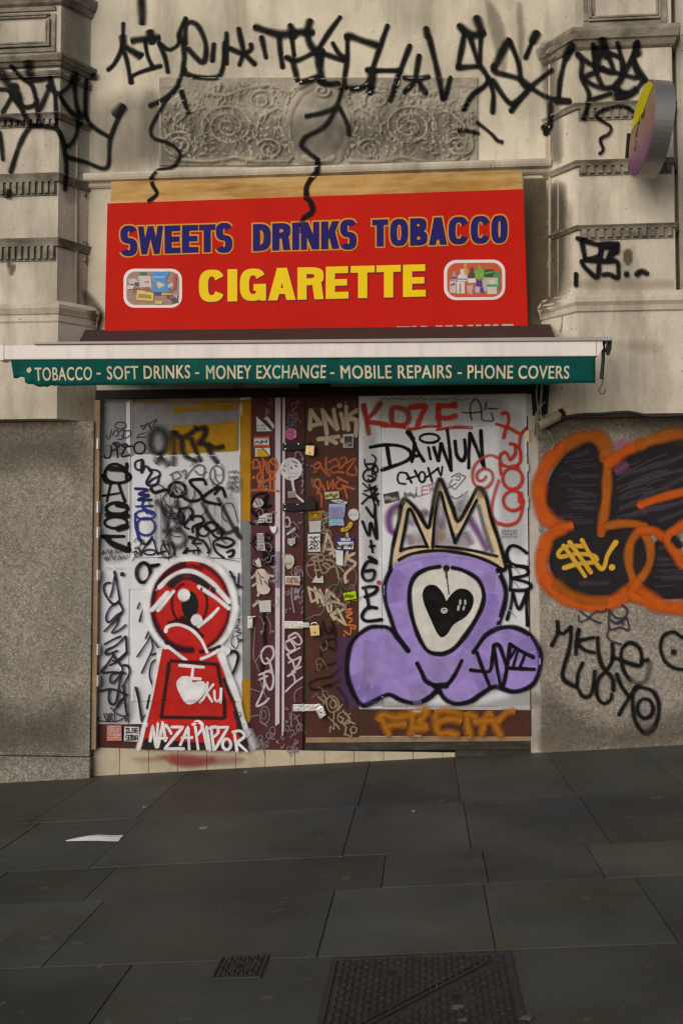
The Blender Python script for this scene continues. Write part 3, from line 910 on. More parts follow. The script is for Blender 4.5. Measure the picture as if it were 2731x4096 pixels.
bl += [((.02, .06, .02), [(548, 220), (650, 215), (650, 300), (548, 305)]), ((.10, .30, .08), [(560, 250), (640, 235), (640, 255), (560, 272)]), ((.06, .2, .06), [(650, 240), (720, 245), (726, 440), (660, 440)]), ((.4, .42, .36), [(540, 310), (700, 310), (700, 400), (560, 400)]),
       ((.6, .5, .33), [(590, 345), (630, 325), (672, 350), (650, 378), (605, 378)]), ((.05, .25, .09), [(570, 385), (690, 385), (690, 412), (580, 412)]), ((.5, .47, .43), [(580, 412), (690, 412), (690, 495), (580, 495)]),
       ((.04, .03, .22), [(460, 340), (522, 340), (522, 410), (460, 405)]), ((.4, .36, .42), [(445, 410), (500, 410), (500, 480), (445, 478)]), ((.04, .03, .2), [(500, 420), (552, 420), (548, 476), (500, 474)]), ((.35, .36, .34), [(522, 330), (570, 330), (580, 460), (545, 470)]),
       ((.62, .55, .55), [(360, 320), (450, 315), (455, 365), (370, 370)]), ((.48, .40, .4), [(160, 350), (235, 350), (232, 485), (160, 480)]), ((.16, .06, .06), [(165, 385), (225, 370), (222, 390), (168, 405)]), ((.6, .55, .54), [(240, 355), (330, 355), (330, 488), (240, 486)]), ((.4, .18, .14), [(270, 370), (290, 370), (288, 480), (268, 480)]),
       ((.42, .12, .08), [(338, 370), (430, 375), (430, 515), (360, 510)]), ((.5, .32, .26), [(355, 400), (418, 390), (410, 490), (365, 480)])]
picture('W', rrect('W', 96, 112, 782, 562, 140, -.008), rrect('W', 132, 146, 748, 530, 112, -.008), bl, (.50, .075, .02))

LET = MB()
for w, quad in (('TOBACCO', [(80, 844), (212, 842), (212, 873), (82, 875)]), ('SOFT DRINKS', [(245, 841), (437, 838), (437, 869), (247, 872)]), ('MONEY EXCHANGE', [(473, 839), (749, 838), (748, 869), (474, 871)]),
                ('MOBILE REPAIRS', [(781, 839), (1037, 838), (1037, 869), (783, 870)]), ('PHONE COVERS', [(1073, 838), (1307, 840), (1306, 870), (1073, 870)])):
    letter_quad(LET, w, (.018, .008), 'Z', quad, T_VAL, .0065, 0, 1.08)
for x, y in ((227, 858), (453, 857), (763, 857), (1055, 857)):
    flat(LET, 'Z', [(x - 5, y - 2), (x + 5, y - 2), (x + 5, y + 2), (x - 5, y + 2)], T_VAL, .0065)
flat(LET, 'Z', [(63, 846), (70, 843), (74, 850), (68, 857), (62, 853)], T_VAL, .0065)
LET.build('valance_lettering', M['cream'], VAL)
# ================================================================= GRAFFITI ENGINE
LAYER = [0]

def crom(pts, closed, step):
    n = len(pts)
    if n < 3:
        a, b = pts[0], pts[-1]
        k = max(2, int(math.dist(a, b) / step))
        return [(a[0] + (b[0] - a[0]) * i / k, a[1] + (b[1] - a[1]) * i / k) for i in range(k + 1)]
    out = []
    for i in range(n if closed else n - 1):
        if closed:
            p0, p1, p2, p3 = pts[i - 1], pts[i], pts[(i + 1) % n], pts[(i + 2) % n]
        else:
            p0, p1, p2, p3 = pts[max(i - 1, 0)], pts[i], pts[i + 1], pts[min(i + 2, n - 1)]
        k = max(1, int(math.dist(p1, p2) / step))
        T = .55
        for j in range(k):
            t = j / k
            q = []
            for c in (0, 1):
                m1 = (p2[c] - p0[c]) * T * .9; m2 = (p3[c] - p1[c]) * T * .9
                q.append((2 * t**3 - 3 * t**2 + 1) * p1[c] + (t**3 - 2 * t**2 + t) * m1 + (-2 * t**3 + 3 * t**2) * p2[c] + (t**3 - t**2) * m2)
            out.append(tuple(q))
    if not closed: out.append(pts[-1])
    return out

def poly_sample(pts, step, closed=False):
    out = []
    L = pts + [pts[0]] if closed else pts
    for a, b in zip(L, L[1:]):
        k = max(1, int(math.dist(a, b) / step))
        out += [(a[0] + (b[0] - a[0]) * i / k, a[1] + (b[1] - a[1]) * i / k) for i in range(k)]
    if not closed: out.append(pts[-1])
    return out

def ribbon(mb, path, w, soft, m, tree, closed=False, amp=1.0, taper=(1, 1)):
    """ path in photograph pixels; w half width; soft = share of w over which the paint fades """
    n = len(path)
    if n < 2: return
    LAYER[0] += 1
    base = .0016 + .00009 * LAYER[0]
    sec = [(-(1 + soft), 0), (-max(1 - soft, .02), 1), (max(1 - soft, .02), 1), (1 + soft, 0)]
    rows = []
    wob = random.uniform(0, 9)
    def row(c, d, wl, k, al=1.0):
        nx, ny = -d[1], d[0]
        off = base + .00005 * k / n
        rows.append([mb.vert(drape(c[0] + nx * wl * s, c[1] + ny * wl * s, tree, off), a * amp * al) for s, a in sec])
    def dirn(i):
        if closed: a, b = path[i - 1], path[(i + 1) % n]
        else: a, b = path[max(i - 1, 0)], path[min(i + 1, n - 1)]
        l = math.dist(a, b) or 1
        return ((b[0] - a[0]) / l, (b[1] - a[1]) / l)
    def wid(i):
        t = i / max(n - 1, 1)
        return w * (taper[0] + (taper[1] - taper[0]) * t) * (1 + .09 * math.sin(i * .31 + wob) + .07 * math.sin(i * .083 + 2 * wob))
    CAP = 1.0 if soft < .6 else .5
    if not closed:
        d = dirn(0); W = wid(0)
        for a in (85, 55, 28):
            row((path[0][0] - d[0] * W * CAP * math.sin(R(a)), path[0][1] - d[1] * W * CAP * math.sin(R(a))), d, W * math.cos(R(a)), 0, 1 if a < 80 else .0 if soft > .3 else 1)
    for i in range(n):
        row(path[i], dirn(i), wid(i), i)
    if not closed:
        d = dirn(n - 1); W = wid(n - 1)
        for a in (28, 55, 85):
            row((path[-1][0] + d[0] * W * CAP * math.sin(R(a)), path[-1][1] + d[1] * W * CAP * math.sin(R(a))), d, W * math.cos(R(a)), n, 1 if a < 80 else .0 if soft > .3 else 1)
    for A, B in zip(rows, rows[1:] + ([rows[0]] if closed else [])):
        for k in range(3):
            mb.face((A[k], A[k + 1], B[k + 1], B[k]), m)

def fill(mb, path, m, tree, amp=1.0, grid=26, fade=0.0):
    """ a filled shape, subdivided so that it lies on whatever it was sprayed over """
    LAYER[0] += 1
    off = .0016 + .00009 * LAYER[0]
    from mathutils.geometry import tessellate_polygon
    xs = [p[0] for p in path]; ys = [p[1] for p in path]
    def inside(x, y):
        r = False
        for (ax, ay), (bx, by) in zip(path, path[1:] + path[:1]):
            if (ay > y) != (by > y) and x < (bx - ax) * (y - ay) / (by - ay) + ax: r = not r
        return r
    def edge(x, y):
        return min(math.hypot(x - p[0], y - p[1]) for p in path)
    pts = [Vector(p) for p in path]
    nb = len(pts)
    y = min(ys) + grid / 2
    while y < max(ys):
        x = min(xs) + grid / 2
        while x < max(xs):
            if inside(x, y) and edge(x, y) > grid * .45: pts.append(Vector((x, y)))
            x += grid
        y += grid
    v, e, f, ov, oe, of = delaunay_2d_cdt(pts, [(i, (i + 1) % nb) for i in range(nb)], [list(range(nb))], 1, 1e-3)
    idx = []
    for i, p in enumerate(v):
        a = amp
        if fade: a = amp * min(1, edge(p.x, p.y) / fade)
        idx.append(mb.vert(drape(p.x, p.y, tree, off), a))
    for t in f:
        mb.face([idx[i] for i in t][::-1], m)

def nums(s):
    return [tuple(float(z) for z in t.split(',')) for t in s.split()]

def mark(name, par, tree, items, label=None):
    """ items: (frame, colour, half width, softness, 'path; path; ...'[, coverage])
        path prefixes: E ellipse cx,cy rx,ry | D dot x,y,r | F filled shape | P filled polygon | L straight lines | C closed curve | H soft haze patch """
    mb = MB(); mats = []
    for it in items:
        f, col, w, soft, paths = it[:5]
        amax = it[5] if len(it) > 5 else 1.0
        mt = paint(col, .7, amax)
        if mt not in mats: mats.append(mt)
        mi = mats.index(mt)
        s = FR[f][2]
        W = w * s
        for p in paths.split(';'):
            p = p.strip()
            if not p: continue
            kind = 'S'
            if p[0].isalpha(): kind, p = p[0], p[1:].strip()
            pts = nums(p)
            if kind == 'E':
                (cx, cy), (rx, ry) = pts[0], pts[1]
                t = pts[2] if len(pts) > 2 else (0, 360)
                cl = abs(t[1] - t[0]) >= 360
                k = max(10, int((rx + ry) * s / 5))
                path = [src(f, cx + rx * math.cos(R(t[0] + (t[1] - t[0]) * i / k)), cy + ry * math.sin(R(t[0] + (t[1] - t[0]) * i / k))) for i in range(k if cl else k + 1)]
                ribbon(mb, path, W, soft, mi, tree, cl)
            elif kind == 'O':                       # filled ellipse
                (cx, cy), (rx, ry) = pts[0], pts[1]
                k = max(14, int((rx + ry) * s / 6))
                path = [src(f, cx + rx * math.cos(6.2832 * i / k), cy + ry * math.sin(6.2832 * i / k)) for i in range(k)]
                fill(mb, path, mi, tree)
                if W: ribbon(mb, path, W, soft, mi, tree, True)
            elif kind == 'D':
                for x, y, r in pts:
                    u, v = src(f, x, y)
                    ribbon(mb, [(u - r * s * .02, v), (u, v), (u + r * s * .02, v)], r * s, soft, mi, tree)
            elif kind in 'FPH':
                q = [src(f, *p) for p in pts]
                path = crom(q, True, 9) if kind != 'P' else poly_sample(q, 14, True)
                if kind == 'H':
                    fill(mb, path, mi, tree, 1.0, 14, W)
                else:
                    fill(mb, path, mi, tree)
                    if W: ribbon(mb, path, W, soft, mi, tree, True)
            else:
                q = [src(f, *p) for p in pts]
                path = poly_sample(q, 6) if kind == 'L' else crom(q, kind == 'C', 6)
                ribbon(mb, path, W, soft, mi, tree, kind == 'C')
    o = mb.build(name, mats, par, attr=True)
    if label: o['label'] = label
    return o

def scrib(x0, y0, x1, y1, rows, per, seed, slant=.3):
    """ illegible handwriting: rows of loops and strokes """
    r = random.Random(seed); out = []
    h = (y1 - y0) / rows
    for k in range(rows):
        y = y0 + h * k; x = x0; pts = []
        w = (x1 - x0) / per
        for i in range(per):
            cx = x0 + w * i
            pts += [(cx + r.uniform(0, .4) * w, y + h * r.uniform(.6, .95)), (cx + w * (.5 + slant * r.uniform(0, 1)), y + h * r.uniform(.05, .35))]
            if r.random() < .35:
                pts.append((cx + w * r.uniform(.3, 1.1), y + h * r.uniform(.5, .9)))
                out.append(' '.join('%.0f,%.0f' % p for p in pts)); pts = []
        if len(pts) > 1: out.append(' '.join('%.0f,%.0f' % p for p in pts))
    return ';'.join(out)

def curl(x0, y0, x1, y1, n, seed):
    """ loose looping scribble """
    r = random.Random(seed); out = []
    for k in range(n):
        cx, cy = r.uniform(x0, x1), r.uniform(y0, y1)
        a, R0 = r.uniform(0, 6.28), r.uniform(.10, .26) * min(x1 - x0, y1 - y0)
        pts = [(cx + R0 * (1 - .07 * j) * math.cos(a + j * .75), cy + 1.3 * R0 * (1 - .07 * j) * math.sin(a + j * .75)) for j in range(r.randint(5, 11))]
        pts.append((pts[-1][0] + r.uniform(-1.6, 1.6) * R0, pts[-1][1] + r.uniform(.6, 2.4) * R0))
        out.append(' '.join('%.0f,%.0f' % p for p in pts))
    return ';'.join(out)

BK, SPR = (.006, .006, .007), (.007, .0075, .007)
NAVY, GREYP, WH = (.016, .016, .030), (.10, .10, .10), (.72, .71, .73)
REDP, CRM, ORG = (.46, .018, .014), (.50, .42, .30), (.46, .125, .045)
TAN = (.30, .24, .16)
def newsurf(): LAYER[0] = 0

# ---------------------------------------------------------------- grime and darker toned patches on the stone
newsurf()
BR, GK = (.10, .078, .048), (.11, .10, .085)
for it, lab in (
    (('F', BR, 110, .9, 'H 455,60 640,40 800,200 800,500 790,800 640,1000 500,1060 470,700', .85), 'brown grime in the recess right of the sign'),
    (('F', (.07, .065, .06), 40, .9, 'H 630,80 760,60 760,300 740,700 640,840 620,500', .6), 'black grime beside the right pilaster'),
    (('B', GK, 120, .9, 'H -560,620 -200,720 300,760 900,760 1560,700 1700,900 1650,1120 900,1130 100,1150 -560,1160', .42), 'grey soot low on the carved panel'),
    (('D', BR, 36, .9, 'H 560,800 640,820 740,960 730,1080 660,1090 600,960', .7), 'soot beside the left pedestal'),
    (('C', (.14, .12, .085), 24, .9, 'H 180,20 240,10 330,180 350,460 300,520 230,300', .42), 'rusty streak high on the wall'),
    (('C', (.14, .12, .085), 18, .9, 'H 400,40 450,30 470,200 460,420 420,420', .4), 'narrow streak high on the wall'),
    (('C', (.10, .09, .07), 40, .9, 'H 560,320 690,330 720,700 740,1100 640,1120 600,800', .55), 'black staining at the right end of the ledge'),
    (('A', BR, 40, .9, 'H 420,100 600,60 640,420 600,1300 420,1320', .28), 'faint brown tone over the left splay'),  # thin brown coat over the upper part of the splayed face
    (('A', GK, 150, .9, 'H 620,700 1090,620 1110,1170 620,1190', .38), 'grey weathering left of the carving'),
    (('F', (.16, .10, .05), 30, .9, 'H 840,720 1500,720 1500,800 840,800', .2), 'brown tide line above the right pedestal'),
    (('F', (.10, .08, .05), 9, .8, 'H 1150,520 1215,520 1215,620 1180,640 1150,620', .75), 'brown drip beside the small black tag'),
    (('D', (.10, .08, .05), 9, .8, 'H 45,610 80,600 115,620 105,700 60,700', .65), 'brown drip low on the left pilaster'),
    (('F', (.20, .16, .12), 50, .9, 'H 1080,1140 1420,1150 1400,1250 1120,1230', .2), 'brown patch on the right pedestal'),
    (('Z', (.09, .075, .05), 70, .9, 'H -80,1560 60,1600 200,1580 208,1740 100,1760 -80,1760', .5), 'splash dirt at the foot of the left granite'),
    (('Z', (.10, .085, .06), 60, .9, 'H -60,980 120,975 205,990 205,1130 100,1090 -60,1120', .5), 'dark brown band under the left pedestal'),  # darker brown at the top of the granite, fading at its edges
    (('Z', (.09, .075, .05), 50, .9, 'H 1245,1560 1400,1640 1620,1600 1620,1720 1245,1740', .45), 'splash dirt at the foot of the right granite'),
    (('Z', (.10, .085, .06), 40, .9, 'H 1245,950 1400,945 1640,945 1640,1040 1400,1000 1245,1050', .55), 'dark brown band under the right pedestal'),  # granite made browner just below the pedestal, soft at the edges
    (('J2', (.20, .17, .13), 40, .9, 'H 1490,1250 1700,1300 1720,1480 1480,1440', .35), 'damp patch at the foot of the right granite')):
    mark('stain_and_tone', BLD, T_BLD, [it], lab)
# ---------------------------------------------------------------- upper wall
mark('graffiti_tag', BLD, T_BLD, [
    ('A', SPR, 15, .5, '860,165 850,330 800,440 755,485; 850,330 885,420 912,575; 920,575 930,525 1060,475 1120,460; 1010,280 1030,390 1070,475; 1120,310 1180,345 1240,310 1250,240; 1110,300 1150,400 1170,500; 990,380 940,370'),
    ('A', SPR, 24, .6, '855,250 870,320 930,360 980,395; 985,0 992,120 990,165; 920,285 1010,270 1110,265; 1045,215 1060,300'),
    ('A', SPR, 18, .5, '1295,130 1250,240 1275,300 1285,400 1280,490 1340,530 1500,540 1550,480 1568,300; 1290,300 1300,170 1370,170 1430,290 1432,400 1400,430 1310,340; 1490,310 1480,420'),
    ('A', SPR, 18, .5, '1285,480 1250,560 1230,610 1160,680 1050,735; 1265,640 1310,785'),
    ('B', SPR, 17, .5, '10,230 10,440; 95,200 125,340; 20,330 120,370 180,345 180,310; 130,370 100,450; 130,370 205,445; 255,260 285,400; 375,240 385,360 400,465; 460,230 480,385; 650,340 720,230 800,120; 680,370 820,420; 750,300 790,370 830,400'),
    ('B', SPR, 25, .55, '215,190 320,225 400,240 500,225 600,225; 590,150 570,230 600,320 660,380 655,450; 455,180 480,250; 650,360 660,480 675,570; 850,255 865,250 950,280 1045,310'),
    ('B', SPR, 18, .5, '430,400 500,420 610,370 680,350; 470,420 490,500 520,570 640,535; 660,560 700,585 790,580; 850,250 850,400 830,580 870,615 960,605 1010,560; 1130,180 1070,350 1030,470; 990,485 1040,490 1220,490; 1285,320 1220,490 1150,700; 1350,390 1325,540; 1250,540 1330,550 1415,535; 1330,560 1250,640; 1340,560 1395,645; 1420,260 1450,380 1490,550 1520,690 1568,540'),
    ('B', SPR, 26, .5, '1025,490 1012,640; 1400,200 1410,250'),
    ('C', SPR, 18, .5, '20,190 40,240 0,460; 0,470 150,460; 80,250 140,430 205,540 180,600 100,660 40,760; 160,230 150,420; 250,460 260,500 430,550 520,620 640,685 770,705; 360,290 420,440 440,570 490,620; 540,230 470,400; 650,490 500,610 370,770; 240,560 340,700 390,715 480,640; 210,540 230,600 245,660 240,780; 780,340 740,430 710,560 700,680; 640,720 640,860 615,920; 595,885 620,925; 640,870 610,930'),
    ('C', SPR, 26, .55, '10,180 90,240 175,230; 130,130 160,210; 350,280 300,370 250,470; 690,703 770,706; 520,280 545,235; 790,320 750,400'),
    ('C', SPR, 13, .6, '0,910 70,912 145,930; 130,850 230,930 270,975 310,990'),
], 'row of tall black letters along the top of the wall, running onto the carved panel')
mark('graffiti_tag', BLD, T_BLD, [
    ('B', SPR, 15, .6, '815,620 770,740 690,780 560,810; 770,760 690,880 560,950; 560,950 530,1010 580,1060 630,1100; 790,740 850,860 860,940'),
], 'thin black arrow over the carved cartouche')
mark('graffiti_tag', BLD, T_BLD, [
    ('A', SPR, 11, .6, '1180,660 1080,830 1050,900 1070,960 1180,1000 1255,1070 1210,1160 1110,1180 1065,1220 1055,1250'),
    ('B', SPR, 17, .4, '645,1110 640,1190 615,1240'),
], 'thin wavy black line wandering down from the carving')
mark('graffiti_tag', BLD, T_BLD, [
    ('A', SPR, 15, .5, '0,620 60,630 110,700 160,770; 20,780 90,660; 80,460 150,540 220,590 250,680 270,760 330,640 350,560; 130,650 160,740 230,735 260,690; 350,540 380,640 390,760 395,880; 330,600 410,650 490,590 530,510; 520,520 530,700 570,870; 420,670 480,760 540,830 530,950 470,1020 430,940 400,900 340,885 220,880 140,1000 75,1195'),
    ('A', SPR, 15, .5, '605,560 610,830 770,960; 860,740 770,960 745,1165 600,1130 460,1090; 400,900 440,1000 465,1150 455,1320; 160,780 210,860 270,880; 0,920 20,1110; 260,760 280,870; 0,830 70,830 150,850; 205,560 350,545'),
    ('A', SPR, 28, .6, '195,430 210,520; 10,500 60,590 120,610; 90,590 130,700; 530,520 525,560; 860,740 800,800; 550,800 590,800; 655,520 655,545; 65,1330 50,1370', .9),
], 'angular black tag over the left pilaster')
mark('graffiti_tag', BLD, T_BLD, [
    ('C', SPR, 17, .5, '830,370 860,420 860,540 910,650 900,740 875,825; 830,380 950,460 1080,500 1230,540; 940,310 955,480 1000,590; 1010,280 1050,400 1080,500 1000,480 960,440 1000,370 1020,330; 1060,370 1140,420 1130,560 1050,610 940,590 860,530; 870,540 1010,470; 1110,300 1150,500 1090,600 1200,650 1290,560; 1250,290 1190,440 1150,520; 1240,300 1230,430 1310,560; 940,690 1060,650; 1220,440 1260,540'),
    ('C', SPR, 26, .6, '1240,300 1250,380; 1000,270 1030,400; 1100,600 1120,690 1240,620; 960,330 970,480'),
    ('C', SPR, 12, .4, '1215,775 1170,745 1100,740 980,780 970,820 1060,880 1050,930 990,970 1010,1040 985,1070'),
], 'dense black tag on the right pilaster with a wriggling tail')
mark('graffiti_tag', BLD, T_BLD, [
    ('F', BK, 16, .35, '830,440 960,480 1050,490 1110,480; 860,460 885,590; 880,590 980,560 990,490; 860,600 880,640 965,710 980,630; 890,590 990,600 1100,600 1115,660 1110,715 1050,690 1010,695; 820,690 820,765; 1000,500 990,600'),
    ('F', BK, 26, .35, '1000,490 1090,490 1100,530; 1080,520 1050,580'),
    ('F', BK, 20, .4, 'D 1172,690,20; 1245,690 1275,670 1315,685'),
], 'small black tag with dots low on the right pilaster')
newsurf()
mark('graffiti_drip', ply, T_SIGN, [('B', SPR, 20, .35, '625,1215 590,1260 567,1310 568,1380'), ('A', SPR, 15, .4, '1055,1235 1065,1290 1095,1350 1040,1400')])
mark('graffiti_drip', SIGN.children[0], T_SIGN, [('B', SPR, 19, .35, '567,1365 605,1430 605,1480 550,1520 530,1568'), ('E', SPR, 19, .6, '540,320 530,400', .6)])

# ---------------------------------------------------------------- left door
newsurf()
GRY, YLW = (.245, .245, .265), (.40, .205, .012)
mark('paint_patch', DL, T_BLD, [
    ('G1', GRY, 6, .9, 'P 146,150 428,150 430,655 146,655; P 436,192 1372,186 1372,600 436,640'),
    ('G1', YLW, 7, .8, 'P 780,206 900,200 1368,180 1366,238 890,250 810,280; P 790,400 1366,352 1366,606 740,640 760,520'),
    ('G1', YLW, 4, .9, 'P 1390,165 1486,150 1480,1240 1405,1260'),
], 'grey and yellow paint behind the tags at the top of the left door')
mark('paint_patch', DL, T_BLD, [('G2', (.19, .19, .19), 4, .8, 'P 1404,-110 1484,-110 1478,1330 1416,1330'), ('G3', YLW, 5, .9, 'P 1412,270 1478,260 1474,640 1420,660')])
mark('graffiti_tag', DL, T_BLD, [
    ('G1', (.022, .022, .020), 28, .9, 'E 660,530 75,110; 670,640 700,690 750,740; 790,440 800,600 790,740; 640,720 680,670', .75),
    ('G1', (.022, .022, .020), 22, .7, '800,440 870,495 960,450 1000,400; 870,520 885,640 1000,705; 950,500 990,600 1040,705; 1010,420 1085,410 1060,500 1020,545 1100,555 1160,585 1245,575; 1100,560 1130,640 1190,720', .9)], 'broad soft black letters across yellow paint')
mark('graffiti_tag', DL, T_BLD, [
    ('G1', (.05, .05, .055), 5, .5, '190,470 215,510 240,430; 250,470 262,440 290,425 300,470 270,480; 300,450 345,420 340,500 300,510; 345,440 400,430 410,470 350,500 330,470; E 320,385 50,32; 465,490 545,490; 470,500 480,470 545,450; 505,380 525,420 545,380 505,395; 550,380 560,360 600,420 570,380 640,330; 640,340 610,390 650,400'),
    ('G1', NAVY, 8, .3, '150,600 180,670 225,665 238,590 235,570; 290,570 250,545 300,540 305,575 250,610; 275,545 290,620 292,670; 320,560 380,556 330,640 330,665 400,650; 340,575 425,570; E 490,585 52,55')], 'thin dark tags on the grey paint')
mark('graffiti_tag', DL, T_BLD, [
    ('G1', BK, 15, .22, '375,730 370,770 280,730 210,750 180,820 210,880 300,900 380,880 408,840 350,790; 375,770 370,860; 165,830 185,885 240,900; E 288,1130 98,55; E 278,1255 103,52; 160,1380 350,1378; 395,1440 388,1512 330,1490; 300,900 330,990 358,1062'),
    ('G1', BK, 9, .22, '160,1015 310,990; 230,910 210,1000 195,1065'),
    ('G1', BK, 26, .2, '190,1385 240,1440 330,1480 390,1500; 230,770 340,780; 200,1185 380,1195; 300,1310 370,1290; 290,1090 370,1110', .97)], 'bold black letters reading up the left stile')
mark('graffiti_tag', DL, T_BLD, [
    ('G1', NAVY, 9, .3, '510,690 455,710 450,760 480,785 520,760 520,700; 510,690 505,810 545,745 585,800 570,760; 590,780 650,790 672,830 600,870 560,920 650,905 660,860; 600,800 560,870 550,905 600,930 645,900 670,830'),
    ('G1', (.022, .035, .20), 10, .4, '450,950 560,960 480,1000 570,1010 475,1050 595,1050; 460,1110 605,1105; 530,1050 512,1110 560,1170; E 540,1185 88,42; E 545,1290 84,80; 470,1250 480,1400 560,1450 600,1380; 450,1180 455,1300 500,1420; 520,1120 600,1180'),
    ('G1', (.022, .020, .12), 11, .35, '450,950 560,960 480,1000 570,1010 475,1050 595,1050')], 'blue and navy letters reading down the edge of the white sheet')
mark('graffiti_tag', DL, T_BLD, [
    ('G1', GREYP, 7, .5, '760,830 820,800 860,840 800,875; 775,820 800,880; 870,800 900,785 905,860; 910,850 950,790 1010,740 1070,760 1060,850; 985,790 1030,830 1090,800; E 1180,830 62,85; 1160,780 1170,860 1200,900', .8),
    ('G1', (.04, .042, .048), 22, .75, '640,1060 720,1140 800,1220 850,1330; 700,1130 720,1230 740,1340 760,1440; 700,1330 850,1330 900,1400 850,1470 740,1450; 820,1060 840,1130', .72),
    ('G1', (.03, .03, .034), 17, .45, '1190,1040 1250,1150 1340,1320 1390,1390; 1050,1080 1110,1190 1210,1330; 1190,1345 1280,1345 1355,1310; 1360,1300 1375,1370', .85)], 'soft grey letters in the middle of the white sheet')
mark('graffiti_tag', DL, T_BLD, [
    ('G1', BK, 13, .25, '590,950 620,985 680,970 730,960 770,1015; E 825,958 76,66; 870,990 880,1025 940,1060 1020,1050 1100,990 1190,930; 1080,910 1060,870 990,868 940,880 960,920 1030,990 1070,1060 1140,1080 1210,1095; 1160,1000 1220,940 1258,1025'),
    ('G1', BK, 4, .3, '770,960 800,1000 780,930 830,990 800,920 850,960 900,990'),
    ('G1', BK, 11, .3, '850,1130 835,1190 865,1270 885,1200 850,1140 930,1120 965,1170 890,1280 930,1310; 960,1230 970,1200 1040,1200 1060,1250 970,1290 965,1340; E 1060,1330 52,48; 1000,1290 1010,1400 1060,1420 1110,1500 1100,1525; 1130,1340 1180,1390 1280,1395 1335,1430 1270,1475 1180,1450; 1200,1400 1150,1430 1170,1510 1240,1568; 930,1380 990,1400 960,1440 1040,1440; 1270,1520 1330,1500 1320,1550 1290,1560; 1180,1270 1230,1330 1220,1380; E 1130,1290 60,40'),
    ('G1', BK, 8, .3, '500,1550 520,1500 600,1400 640,1500 650,1540; 700,1420 720,1480 760,1540; 780,1430 805,1545; E 580,1520 55,24; 660,1530 720,1510; 880,1530 920,1480 900,1530; 900,1510 1030,1500; 1010,1480 1020,1560')], 'wiry black marker tags crowding the white sheet')
mark('graffiti_tag', DL, T_BLD, [
    ('G1', (.05, .05, .055), 2.2, .4, '680,1010 685,1540; 630,1000 632,1440; 760,1030 762,1430; 930,1100 932,1240; 1160,1090 1162,1200; 1228,1150 1230,1320; 1090,1190 1092,1280'),
], 'thin grey drips on the white sheet')
mark('graffiti_tag', DL, T_BLD, [
    ('G1', (.11, .10, .07), 4, .5, scrib(1280, 780, 1380, 960, 4, 4, 3)),
    ('G1', (.42, .22, .22), 4, .6, scrib(1220, 1020, 1340, 1120, 3, 4, 4), .5),
], 'faint brown and pink scrawls at the edge of the white sheet')
mark('graffiti_tag', DL, T_BLD, [
    ('G2', (.05, .05, .06), 4, .35, scrib(150, 140, 330, 200, 1, 5, 8) + ';' + scrib(170, 190, 400, 262, 1, 6, 9)),
    ('G2', (.40, .22, .24), 4, .6, scrib(180, 300, 350, 340, 1, 5, 10), .5),
    ('G2', NAVY, 6, .4, 'E 335,374 16,15; ' + scrib(322, 362, 350, 388, 2, 2, 5)),
    ('G2', (.05, .05, .06), 3, .4, 'L 650,225 800,215 1180,225 1390,260')], 'small handwriting on the left stile')
mark('graffiti_tag', DL, T_BLD, [
    ('G2', NAVY, 10, .28, '265,350 285,450 305,560 308,610 250,640 185,560 168,490 190,455 228,450; 265,400 250,500 228,580; 310,630 340,700 290,740 215,805 190,760 230,670 305,625; 335,715 280,780 175,885; 300,770 285,830 240,900 300,880 365,830; 320,930 250,960 178,1000; 365,930 280,1010 195,1055 190,1092 240,1080 290,1060; 370,940 375,1080; 375,1080 300,1150 225,1190; 250,1080 290,1140 370,1075; 255,1100 200,1180 150,1252 260,1250 360,1262; 320,1190 300,1160 250,1150; 330,1200 335,1250 250,1350 225,1320 245,1270 300,1260; 345,1190 385,1195 402,1260 340,1380; 140,1420 250,1405 375,1455; 220,1400 215,1500 240,1540 280,1520 300,1420 325,1250; 350,1380 352,1450 365,1568; 370,1450 320,1520 290,1568'),
    ('G3', NAVY, 10, .28, '365,480 368,540 380,582; 330,440 265,540'),
    ('G3', (.03, .03, .035), 6, .3, '232,515 270,560 330,590 375,590; 130,600 125,632 280,640 370,595; 170,570 200,640 210,580 190,570; 215,640 225,570 250,580 225,600 260,640; 265,570 270,640; 365,610 368,640; 385,612 392,645')], 'long navy tag reading down the left stile')
mark('graffiti_tag', DL, T_BLD, [
    ('G2', BK, 17, .25, 'C 570,300 520,270 470,320 465,390 500,445 555,430 585,370; 590,300 660,290'),
    ('G2', NAVY, 9, .3, '490,632 472,680; 522,690 505,740 490,795; 570,890 545,950; 470,1112 560,980 592,930 605,1000 600,1060 510,1257; 575,890 620,970 665,1040 700,1052; 600,1095 640,1085; 660,1130 600,1170 580,1280 610,1380'),
    ('G3', BK, 13, .25, '458,340 480,430 515,640 540,590; 585,410 560,520')], 'dark letters left of the red keyhole')
mark('graffiti_tag', DL, T_BLD, [
    ('G2', NAVY, 9, .3, '1300,350 1335,420 1345,490; 1380,370 1372,500; 1290,390 1340,400; 1340,460 1400,490'),
    ('G2', BK, 13, .25, '1275,1090 1335,1062 1372,1110 1345,1220 1312,1275'),
    ('G2', BK, 5, .3, '1350,570 1375,620 1310,660 1390,640; 1340,680 1380,720 1340,760 1390,780; E 1360,810 24,30; 1345,850 1390,870 1350,890 1400,900 1350,930; 1330,920 1310,990 1350,1040 1375,1000 1365,930; 1370,950 1408,975; 1375,985 1405,955; 1380,570 1350,700; 1360,600 1360,660')], 'dark letters right of the red keyhole')
